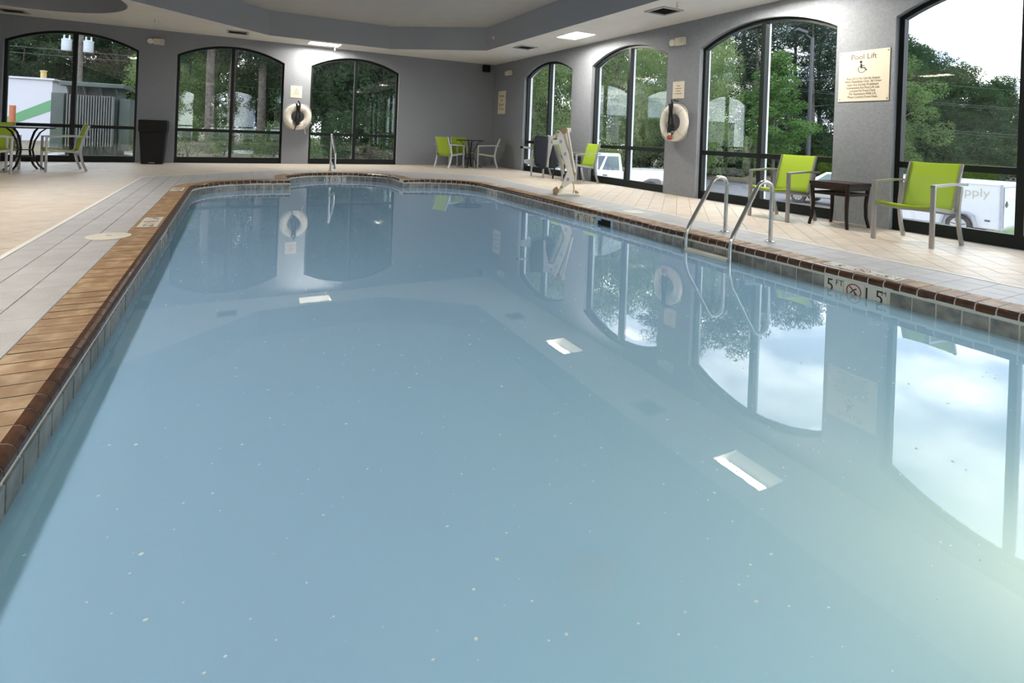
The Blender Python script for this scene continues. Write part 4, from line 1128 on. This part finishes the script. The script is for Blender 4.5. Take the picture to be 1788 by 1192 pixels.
pine = [make_tree('pine_tree', 'tree', trunk_mb(15.5, 0.20, [(6.5 + k * 0.75, rr.uniform(1.6, 2.6), rr.uniform(0, 0.5)) for k in range(12)], rr),
        foliage_mesh('pine_foliage', crown(rr, 60, 5.5, 16.5, lambda u: 3.3 * (1.05 - 0.75 * u), 1.1, 0.45), 330, 0.05, 0.30, 'leaf_pine')) for _ in range(2)]
maple = [make_tree('maple_tree', 'tree', trunk_mb(6.2, 0.09, [(1.6 + k * 0.4, 1.3, 0.9) for k in range(9)], rr),
         foliage_mesh('maple_foliage', crown(rr, 58, 1.5, 8.2, lambda u: 2.7 * (1 - u) ** 0.75 * (0.55 + 0.45 * min(1, u * 5)), 0.62, 0.6), 900, 0.08, 0.125, 'leaf_maple'))]
willow = [make_tree('willow_tree', 'tree', trunk_mb(8, 0.17, [(2 + k * 0.6, 2.0, 1.6) for k in range(9)], rr),
          foliage_mesh('willow_foliage', crown(rr, 74, 1.6, 10.8, lambda u: 3.7 * math.sin(PI * (0.18 + 0.76 * u)) ** 0.6, 0.85, 1.25), 520, 0.04, 0.17, 'leaf_olive', 0.9)) for _ in range(2)]
midt = [make_tree('leafy_tree', 'tree', trunk_mb(8.5, 0.16, [(2 + k * 0.6, 2.2, 1.2) for k in range(10)], rr),
        foliage_mesh('leafy_foliage', crown(rr, 60, 1.2, 11, lambda u: 3.6 * math.sin(PI * (0.15 + 0.8 * u)) ** 0.7, 1.0), 520, 0.075, 0.135, 'leaf_mid'))]
bush = [make_tree('shrub', 'shrub', trunk_mb(1.2, 0.05, [(0.3, 0.5, 0.6)] * 3, rr),
        foliage_mesh('shrub_foliage', crown(rr, 18, 0.25, 1.9, lambda u: 1.1 * (1 - 0.6 * u), 0.5, 0.8), 900, 0.045, 0.08, 'leaf_mid'))]
dbush = [make_tree('thicket_shrub', 'shrub', trunk_mb(1.6, 0.06, [(0.4, 0.7, 0.8)] * 3, rr),
         foliage_mesh('thicket_foliage', crown(rr, 20, 0.3, 3.0, lambda u: 1.7 * (1 - 0.5 * u), 0.8, 0.9), 260, 0.10, 0.20, 'leaf_dark'))]
USED = set()
def plant(protos, x, y, z, s, label, group, k=[0]):
    p = protos[k[0] % len(protos)]; k[0] += 1
    if p.name not in USED: USED.add(p.name); o = p
    else: o = copy_tree(p)
    place(o, (x, y, z), rr.uniform(0, 6.28), label, group, s)
# right side, beyond the parking lot
for x, y, s in [(36.3, 37.4, 1.15), (35.2, 33.5, 1.1), (41.8, 36.9, 1.2), (39.8, 32.3, 1.12), (47.1, 35.2, 1.12), (44.8, 30.8, 0.98), (52.7, 33.4, 1.05), (50.1, 29.1, 0.95), (38.0, 29.8, 0.92), (43.0, 28.0, 0.9), (48.0, 26.5, 0.85)]:
    plant(pine, x, y, G, s, 'tall dark pine in the woods beyond the parking lot', 'dark pines beyond the parking lot')
for x, y, s in [(59.4, 31.0, 1.08), (64.0, 30.0, 1.0), (67.7, 32.3, 1.03), (70.0, 28.0, 0.86), (72.9, 31.9, 0.92), (73.4, 27.0, 0.78), (80.1, 29.2, 0.78), (78.0, 25.0, 0.62), (84.5, 26.8, 0.62), (88.1, 26.2, 0.55), (92, 22, 0.5), (62, 24, 0.62), (56.0, 27.0, 0.75), (68, 22, 0.5),
               (48.0, 31.5, 0.62), (42.0, 30.5, 0.55), (53.0, 26.0, 0.6), (38.0, 33.0, 0.55), (45.5, 34.0, 0.6)]:
    plant(broad, x, y, G, s, 'dark broadleaf tree in the wooded hillside seen through the nearest window', 'dark hillside trees beyond the trailer')
for x, y, s in [(14.9, 26.1, 1.02), (18.0, 29.5, 1.05), (20.3, 25.5, 0.98), (24.6, 29.3, 1.08), (28.5, 27.6, 0.9)]:
    plant(willow, x, y, G, s, 'olive green willowy tree behind the white pickup truck', 'olive trees behind the pickup')
plant(willow, 23.3, 21.7, G, (0.62, 0.62, 0.80), 'pale olive tree at the left of the lamp-post window', None)
plant(maple, 30.6, 22.3, G, (1.2, 1.2, 1.0), 'bright green young maple left of the lamp post', None)
plant(midt, 41.0, 20.6, G, 0.80, 'mid green leafy tree at the left edge of the nearest window', None)
plant(maple, 60.0, 19.8, G, 0.55, 'small light green tree low on the hillside at far right', None)
plant(maple, 44.5, 26.0, G, 0.72, 'light green tree just right of the lamp post', None)
for x, y, s in [(18.9, 37.5, 0.9), (22.4, 40.2, 1.0), (27.0, 38.9, 1.0), (32.1, 37.4, 0.95), (14.0, 36.0, 0.9), (11.0, 34.0, 0.9)]:
    plant(broad, x, y, G, s, 'dark broadleaf tree behind the olive trees', 'dark trees behind the olive trees')
for k in range(30):
    u = k / 29; x = 27.0 + 36 * u + rr.uniform(-1, 1); y = 31.0 - 9.5 * u + rr.uniform(-1.5, 1.5)
    plant(dbush, x, y, G, rr.uniform(0.9, 1.4), 'dark shrub in the thicket along the edge of the parking lot', 'thicket shrubs beyond the parking lot')
# far side, behind the back wall
for x, y, s in [(-22.5, 68, 1.0), (-18.5, 61.5, 0.95), (-16.4, 66, 1.0), (-14.1, 59.2, 0.92), (-12.0, 64, 1.05), (-9.5, 57.5, 0.95), (-7.8, 60, 1.0), (-5.0, 56.5, 0.98), (-20, 55, 0.7), (-15.5, 57.5, 0.7)]:
    plant(broad, x, y, GB, s, 'dark tree in the line behind the white building', 'trees behind the white building')
for x, y, s in [(-2.4, 36.0, 0.80), (0.7, 38.0, 1.02), (-2.5, 44.2, 1.05), (2.4, 46, 1.1), (-3.4, 47.5, 1.0), (-0.9, 33.0, 0.78), (2.9, 34.2, 0.9)]:
    plant(midt, x, y, GB, s, 'leafy green tree in the woods behind the far middle window', 'woods behind the middle window')
for x, y, s in [(-1.0, 27.4, 0.85), (1.15, 28.7, 0.85), (2.0, 31.0, 0.9), (-0.2, 30.5, 0.85)]:
    plant(pine, x, y, GB, s, 'bare-trunked pine standing close behind the far middle window', 'pines behind the middle window')
for x, y, s in [(3.4, 32.0, 0.92), (4.3, 28.6, 0.85), (6.2, 31.7, 0.92), (6.9, 28.4, 0.85), (9.0, 32.3, 0.95), (5.7, 40, 1.05), (8.8, 39.5, 1.05), (10.8, 36, 1.0)]:
    plant(broad, x, y, GB if x < 8 else G, s, 'dark dense tree behind the far window by the handrail', 'dark trees behind the handrail window')
for x, y, s in [(-2.6, 22.0, 0.62), (-1.5, 23.2, 0.75), (0.6, 22.4, 0.55), (1.5, 24.0, 0.7), (2.6, 22.2, 0.6), (-0.4, 25.0, 0.6)]:
    plant(bush, x, y, GB, s, 'bright green shrub on the bank behind the far middle window', 'shrubs behind the middle window')
for x, y, s in [(3.6, 23.5, 0.6), (5.0, 24.5, 0.7), (6.4, 23.6, 0.65), (7.5, 25.2, 0.75), (-6.3, 52, 0.9), (-6.9, 46, 0.8), (-5.6, 44, 0.9)]:
    plant(dbush, x, y, GB, s, 'dark low shrub on the bank outside the far wall', 'dark shrubs outside the far wall')
# behind the camera, mirrored in the glass
for x, y, s in [(-14, -40, 0.75), (-8, -44, 0.8), (-2, -38, 0.6), (4, -45, 0.75), (10, -40, 0.7), (17, -46, 0.8), (24, -38, 0.75), (32, -34, 0.8), (-22, -36, 0.8)]:
    plant(broad, x, y, -0.4, s, 'dark tree mirrored in the window glass', 'trees on the entrance side')

# ------------------------------------------------------------------ utility pole, wires, lamp post
t = thing('utility_pole', 'wooden utility pole with two grey transformer cans', 'utility pole', (-10.9, 52.6, -0.5)); t.scale = (1.167,) * 3
MB().tube([(0, 0, -0.3), (0, 0, 11)], [0.18, 0.12], 12).build('pole', 'pole_wood', t, smooth=60)
MB().box((-1.1, -0.06, 8.0), (1.1, 0.06, 8.14)).build('crossarm', 'pole_wood', t)
for dx in (-0.70, 0.45):
    m_ = MB(); m_.lathe([(0, 0), (0.26, 0.0), (0.28, 0.05), (0.28, 0.70), (0.30, 0.71), (0.30, 0.76), (0.12, 0.82), (0, 0.82)], 20, 0, (dx, -0.22, 5.75)); c_ = m_.build('transformer_can', 'can_grey', t, smooth=40)
    for e in (-0.14, 0.14): MB().lathe([(0, 0), (0.05, 0), (0.07, 0.1), (0.04, 0.14), (0.06, 0.24), (0, 0.3)], 10, 0, (dx + e, -0.22, 6.52)).build('bushing', 'can_grey', c_)
def wire(pts, label, group, r_=0.018):
    m_ = MB(); a, b = Vector(pts[0]), Vector(pts[1]); sag = pts[2]
    m_.tube([a.lerp(b, k / 16) - Vector((0, 0, sag * 4 * (k / 16) * (1 - k / 16))) for k in range(17)], r_, 5)
    tag(m_.build('power_line', 'wire', None, smooth=60), label, 'wire', group)
for z_, lb in ((6.45, 'upper power line crossing the far left window'), (6.0, 'lower power line crossing the far left window')):
    wire(((-38, 51.9, z_ + 0.1), (28, 51.9, z_ + 0.4), 0.5), lb, 'power lines behind the far wall', 0.018)
for k, z_ in enumerate((6.4, 5.0, 4.85, 2.9, 2.7)):
    wire(((33.5, 27.0, z_ + 0.6), (72.0, 12.0, z_ - 0.4), 0.4), 'power line crossing in front of the dark pines', 'power lines in front of the pines', 0.011)
t = thing('lamp_post', 'dark grey parking lot lamp post with a flood head', 'lamp post', (36.0, 23.6, G))
MB().tube([(0, 0, 0), (0, 0, 10.2)], [0.16, 0.11], 12).build('pole', 'pole_grey', t, smooth=60)
MB().bar((0, 0, 10.1), (-0.55, 0.35, 10.55), 0.09, 0.09).build('arm', 'pole_grey', t)
MB().bar((-0.35, 0.2, 10.5), (-0.95, 0.6, 10.75), 0.55, 0.2).build('flood_head', 'pole_grey', t, bevel=0.03)
MB().box((-0.3, -0.3, 0.0), (0.3, 0.3, 0.6)).build('footing', 'concrete', t, bevel=0.03)

# ------------------------------------------------------------------ white building and pad transformer
t = thing('white_building', 'low white painted brick building with a diagonal green stripe', 'building', (-9.3, 39, GB))
MB().box((-22, 0, 0), (0, 12, 3.45)).build('wall', 'bldg_white', t)
MB().box((-22.1, -0.1, 3.45), (0.1, 12.1, 3.55)).build('parapet', 'bldg_white', t)
MB().prism([(-3.2, 0.55), (-2.2, 0.62), (-0.02, 1.72), (-0.02, 2.35)], lambda a, b, d: (a, d, b), -0.02, 0.0).build('stripe', 'bldg_green', t)
t2 = MB().lathe([(0.14, 0.0), (0.14, 0.38), (0.17, 0.40), (0.17, 0.46), (0.0, 0.48)], 14).build('vent_pipe', 'chimney_yellow', t); t2.location = (-0.55, 0.6, 3.55)
t = thing('orange_bollard', 'short orange bollard beside the white building', 'bollard', (-7.6, 27.0, GB))
MB().tube([(0, 0, 0), (0, 0, 1.75)], 0.10, 12).build('post', 'post_orange', t, smooth=50)
MB().lathe([(0.14, 0), (0.14, 0.1), (0, 0.1)], 12).build('foot', 'concrete', t)
t = thing('pad_transformer', 'grey-green electrical transformer with rows of cooling fins outside the far left window', 'transformer', (-4.25, 22.0, GB))
MB().box((-0.62, 0.0, 0.12), (0.75, 1.4, 2.38)).build('tank', 'xfmr_green', t, bevel=0.02)
MB().box((-0.72, -0.45, 2.38), (0.95, 1.5, 2.52)).build('lid', 'xfmr_green', t, bevel=0.02)
MB().box((-0.95, -0.30, 0.25), (-0.62, 1.2, 2.15)).build('cabinet', 'xfmr_green', t, bevel=0.02)
MB().box((0.80, -0.2, 0.3), (1.1, 1.2, 2.05)).build('side_cabinet', 'xfmr_green', t, bevel=0.02)
MB().box((-0.50, -0.43, 0.45), (0.66, -0.12, 2.08)).build('fin_gap_shade', 'gap_shade', t)  # dark block put in as the shade between the cooling fins
for k in range(18):
    x = -0.50 + 1.16 * k / 17; MB().box((x - 0.011, -0.52, 0.45), (x + 0.011, -0.12, 2.10)).build('cooling_fin', 'xfmr_fin', t)
for k in range(4):
    x = -0.55 + 0.42 * k; MB().add([(x - 0.015, -0.02, 2.36), (x - 0.015, -0.40, 2.36), (x - 0.015, -0.02, 2.12), (x + 0.015, -0.02, 2.36), (x + 0.015, -0.40, 2.36), (x + 0.015, -0.02, 2.12)], [(0, 1, 2), (5, 4, 3), (0, 3, 4, 1), (1, 4, 5, 2), (2, 5, 3, 0)]).build('gusset', 'xfmr_fin', t)
MB().box((-1.3, -0.9, -0.1), (1.4, 1.8, 0.12)).build('pad', 'concrete', t)

# ------------------------------------------------------------------ vehicles
def wheel(parent, x, y, r_, w_):
    m_ = MB(); M = Matrix.Rotation(PI / 2, 3, 'X')
    m_.lathe([(r_ * 0.62, -w_ / 2), (r_ * 0.94, -w_ / 2), (r_, -w_ / 2 + 0.03), (r_, w_ / 2 - 0.03), (r_ * 0.94, w_ / 2), (r_ * 0.62, w_ / 2)], 26, 0, (x, y, r_), M)
    o = m_.build('wheel', 'tire', parent, smooth=40)
    m2 = MB(); s = 1 if y > 0 else -1
    m2.lathe([(0, -w_ / 2 - 0.004), (r_ * 0.62, -w_ / 2 - 0.004), (r_ * 0.64, 0.0), (r_ * 0.62, w_ / 2 + 0.004), (0, w_ / 2 + 0.004)], 20, 0, (x, y, r_), M)
    m2.build('rim', 'rim', o, smooth=40)
    for k in range(7):
        a = 2 * PI * k / 7
        for yy in (y - w_ / 2 - 0.006, y + w_ / 2 + 0.006):
            MB().bar((x + 0.2 * r_ * math.cos(a + .22), yy, r_ + 0.2 * r_ * math.sin(a + .22)), (x + 0.56 * r_ * math.cos(a + .22), yy, r_ + 0.56 * r_ * math.sin(a + .22)), 0.02, 0.05 * r_ / 0.33, (0, 1, 0)).build('rim_slot_shade', 'gap_shade', o)  # dark bars painted as the shade in the rim slots
def side_prism(parent, prof, hw, nm, m, bv=0.04):
    return MB().prism(prof, lambda a, b, d: (a, d, b), -hw, hw).build(nm, m, parent, bevel=bv)
def cabin(parent, bot, top, z0, z1, hw0, hw1, m_body, doors):
    """glasshouse: tapered body with side, front and rear glass"""
    q = [(bot[0], -hw0, z0), (bot[1], -hw0, z0), (bot[1], hw0, z0), (bot[0], hw0, z0), (top[0], -hw1, z1), (top[1], -hw1, z1), (top[1], hw1, z1), (top[0], hw1, z1)]
    MB().hexa(q).build('cab', m_body, parent, bevel=0.05)
    def lerp(u, v, s): u = Vector(q[u]); v = Vector(q[v]); a = u.lerp(v, s); return a
    for s in (-1, 1):
        b0, b1, t0, t1 = (0, 1, 4, 5) if s < 0 else (3, 2, 7, 6)
        for f0, f1 in doors:
            P4 = []
            for fr_, fz in ((f0, 0.10), (f1, 0.10), (f1, 0.86), (f0, 0.86)):
                lo = Vector(q[b0]).lerp(Vector(q[b1]), fr_); hi = Vector(q[t0]).lerp(Vector(q[t1]), fr_); P4.append(lo.lerp(hi, fz))
            off_ = Vector((0, s * 0.012, 0.002))
            MB().hexa([p - off_ for p in P4] + [p + off_ for p in P4]).build('side_window', 'car_glass', parent)
    for (b0, b1, t0, t1, nm, e) in ((1, 2, 5, 6, 'windshield', 1), (0, 3, 4, 7, 'rear_window', -1)):
        P4 = []
        for fr_, fz in ((0.08, 0.08), (0.92, 0.08), (0.92, 0.90), (0.08, 0.90)):
            lo = Vector(q[b0]).lerp(Vector(q[b1]), fr_); hi = Vector(q[t0]).lerp(Vector(q[t1]), fr_); P4.append(lo.lerp(hi, fz))
        off_ = Vector((0.012 * e, 0, 0.006))
        MB().hexa([p - off_ for p in P4] + [p + off_ for p in P4]).build(nm, 'car_glass', parent)
# pickup: local x forward
t = thing('pickup_truck', 'white pickup truck parked outside beside the pool lift', 'truck', (13.7, 17.8, G), math.atan2(0.61, -0.79))
side_prism(t, [(2.75, 0.45), (2.78, 0.75), (2.70, 1.05), (1.45, 1.20), (-0.75, 1.22), (-0.75, 0.45), (1.15, 0.45), (1.25, 0.80), (1.5, 0.95), (1.9, 0.95), (2.2, 0.80), (2.3, 0.45)], 0.95, 'body', 'car_white')
side_prism(t, [(-0.80, 0.5), (-0.80, 1.30), (-2.85, 1.30), (-2.85, 0.5), (-2.45, 0.5), (-2.35, 0.85), (-2.1, 0.98), (-1.75, 0.98), (-1.5, 0.85), (-1.4, 0.5)], 0.95, 'bed', 'car_white')
cabin(t, (-0.72, 1.35), (-0.60, 0.55), 1.18, 1.90, 0.92, 0.74, 'car_white', [(0.06, 0.40), (0.46, 0.86)])
for x in (1.72, -1.93):
    for y in (-0.82, 0.82): wheel(t, x, y, 0.38, 0.24)
for s in (-1, 1):
    MB().box((1.0, s * 0.98 - 0.10 + 0.12 * s, 1.25), (1.10, s * 0.98 + 0.10 + 0.12 * s, 1.48)).build('mirror', 'black_plastic', t, bevel=0.02)
    MB().box((-0.12, s * 0.955 - 0.006, 1.02), (0.06, s * 0.955 + 0.006, 1.06)).build('door_handle', 'black_plastic', t)
    MB().box((2.70, s * 0.72 - 0.15, 0.82), (2.79, s * 0.72 + 0.15, 1.0)).build('headlamp', 'lamp_clear', t)
MB().box((2.72, -0.5, 0.7), (2.80, 0.5, 1.0)).build('grille', 'black_plastic', t); MB().box((2.70, -0.92, 0.42), (2.88, 0.92, 0.62)).build('bumper', 'rim', t, bevel=0.03)
MB().box((-0.60, 0.952, 0.80), (-0.44, 0.962, 0.92)).build('side_badge', 'pole_grey', t)
# silver car
t = thing('silver_car', 'silver sedan parked outside behind the wicker side table', 'car', (23.2, 13.7, G), PI / 2 + 0.15)
side_prism(t, [(2.2, 0.35), (2.28, 0.55), (2.15, 0.78), (1.2, 0.92), (-1.6, 0.98), (-2.25, 0.92), (-2.3, 0.5), (-2.2, 0.32), (-1.78, 0.32), (-1.7, 0.55), (-1.5, 0.68), (-1.2, 0.68), (-1.0, 0.55), (-0.92, 0.3), (0.95, 0.3), (1.03, 0.55), (1.25, 0.68), (1.5, 0.68), (1.72, 0.55), (1.8, 0.32)], 0.88, 'body', 'car_silver', 0.06)
cabin(t, (-1.75, 1.1), (-1.05, 0.35), 0.93, 1.42, 0.82, 0.62, 'car_silver', [(0.16, 0.48), (0.53, 0.88)])
for x in (1.37, -1.35):
    for y in (-0.76, 0.76): wheel(t, x, y, 0.32, 0.2)
for s in (-1, 1):
    MB().box((2.08, s * 0.62 - 0.16, 0.6), (2.26, s * 0.62 + 0.16, 0.74)).build('headlamp', 'lamp_clear', t, bevel=0.02)
    MB().box((0.62, s * 0.95 - 0.08, 0.96), (0.78, s * 0.95 + 0.08, 1.08)).build('mirror', 'car_silver', t, bevel=0.02)
# cargo trailer: rear face towards -Y, long side towards the pool
t = thing('cargo_trailer', 'white enclosed cargo trailer parked outside behind the nearest green chair', 'trailer', (20.4, 8.75, G), math.radians(7))
MB().box((-1.0, -1.65, 0.28), (1.0, 1.75, 1.62)).build('box', 'trailer_white', t, bevel=0.03)
MB().box((-1.02, -1.66, 1.57), (1.02, 1.76, 1.64)).build('roof_rail', 'car_white', t, bevel=0.015)
for x in (-1.0, 1.0): MB().box((x - 0.02, -1.68, 0.28), (x + 0.02, -1.62, 1.6)).build('corner_post', 'trailer_trim', t)
MB().box((-0.88, -1.69, 0.36), (0.88, -1.65, 1.50)).build('rear_door', 'trailer_white', t, bevel=0.01)
m_ = MB()
for a, b in (((-0.92, 0.32), (0.92, 0.36)), ((-0.92, 1.50), (0.92, 1.54)), ((-0.92, 0.36), (-0.88, 1.5)), ((0.88, 0.36), (0.92, 1.5))): m_.box((a[0], -1.695, a[1]), (b[0], -1.655, b[1]))
m_.build('door_frame', 'trailer_trim', t)
for x in (-0.72, 0.72):
    MB().box((x - 0.10, -1.72, 1.00), (x + 0.10, -1.69, 1.05)).build('latch', 'pole_grey', t); MB().box((x - 0.02, -1.72, 0.95), (x + 0.02, -1.69, 1.12)).build('latch_post', 'pole_grey', t)
text('lettering', 'Supply', 0.36, frame((-1.006, -0.92, 1.32), (0, -1, 0), (0, 0, 1)), 'trailer_text', t, sx=1.0)
for y in (-1.35, 1.2): MB().box((-1.012, y - 0.06, 0.50), (-1.0, y + 0.06, 0.55)).build('side_marker', 'pole_grey', t)
wheel_y = -0.70
tw = bpy.data.objects.new('axle', None); COL.objects.link(tw); tw.parent = t; tw.rotation_euler = (0, 0, PI / 2); tw.location = (0, wheel_y, 0)
for y in (-0.98, 0.98): wheel(tw, 0, y, 0.32, 0.2)
MB().prism([(-0.46, 0.30), (-0.36, 0.66), (-0.22, 0.74), (0.22, 0.74), (0.36, 0.66), (0.46, 0.30), (0.40, 0.30), (0.32, 0.60), (0.20, 0.68), (-0.20, 0.68), (-0.32, 0.60), (-0.40, 0.30)], lambda a, b, d: (d, wheel_y + a, b), -1.16, -1.0).build('fender', 'trailer_trim', t)
MB().box((-0.05, 1.75, 0.36), (0.05, 2.4, 0.44)).build('tongue', 'black_metal', t)
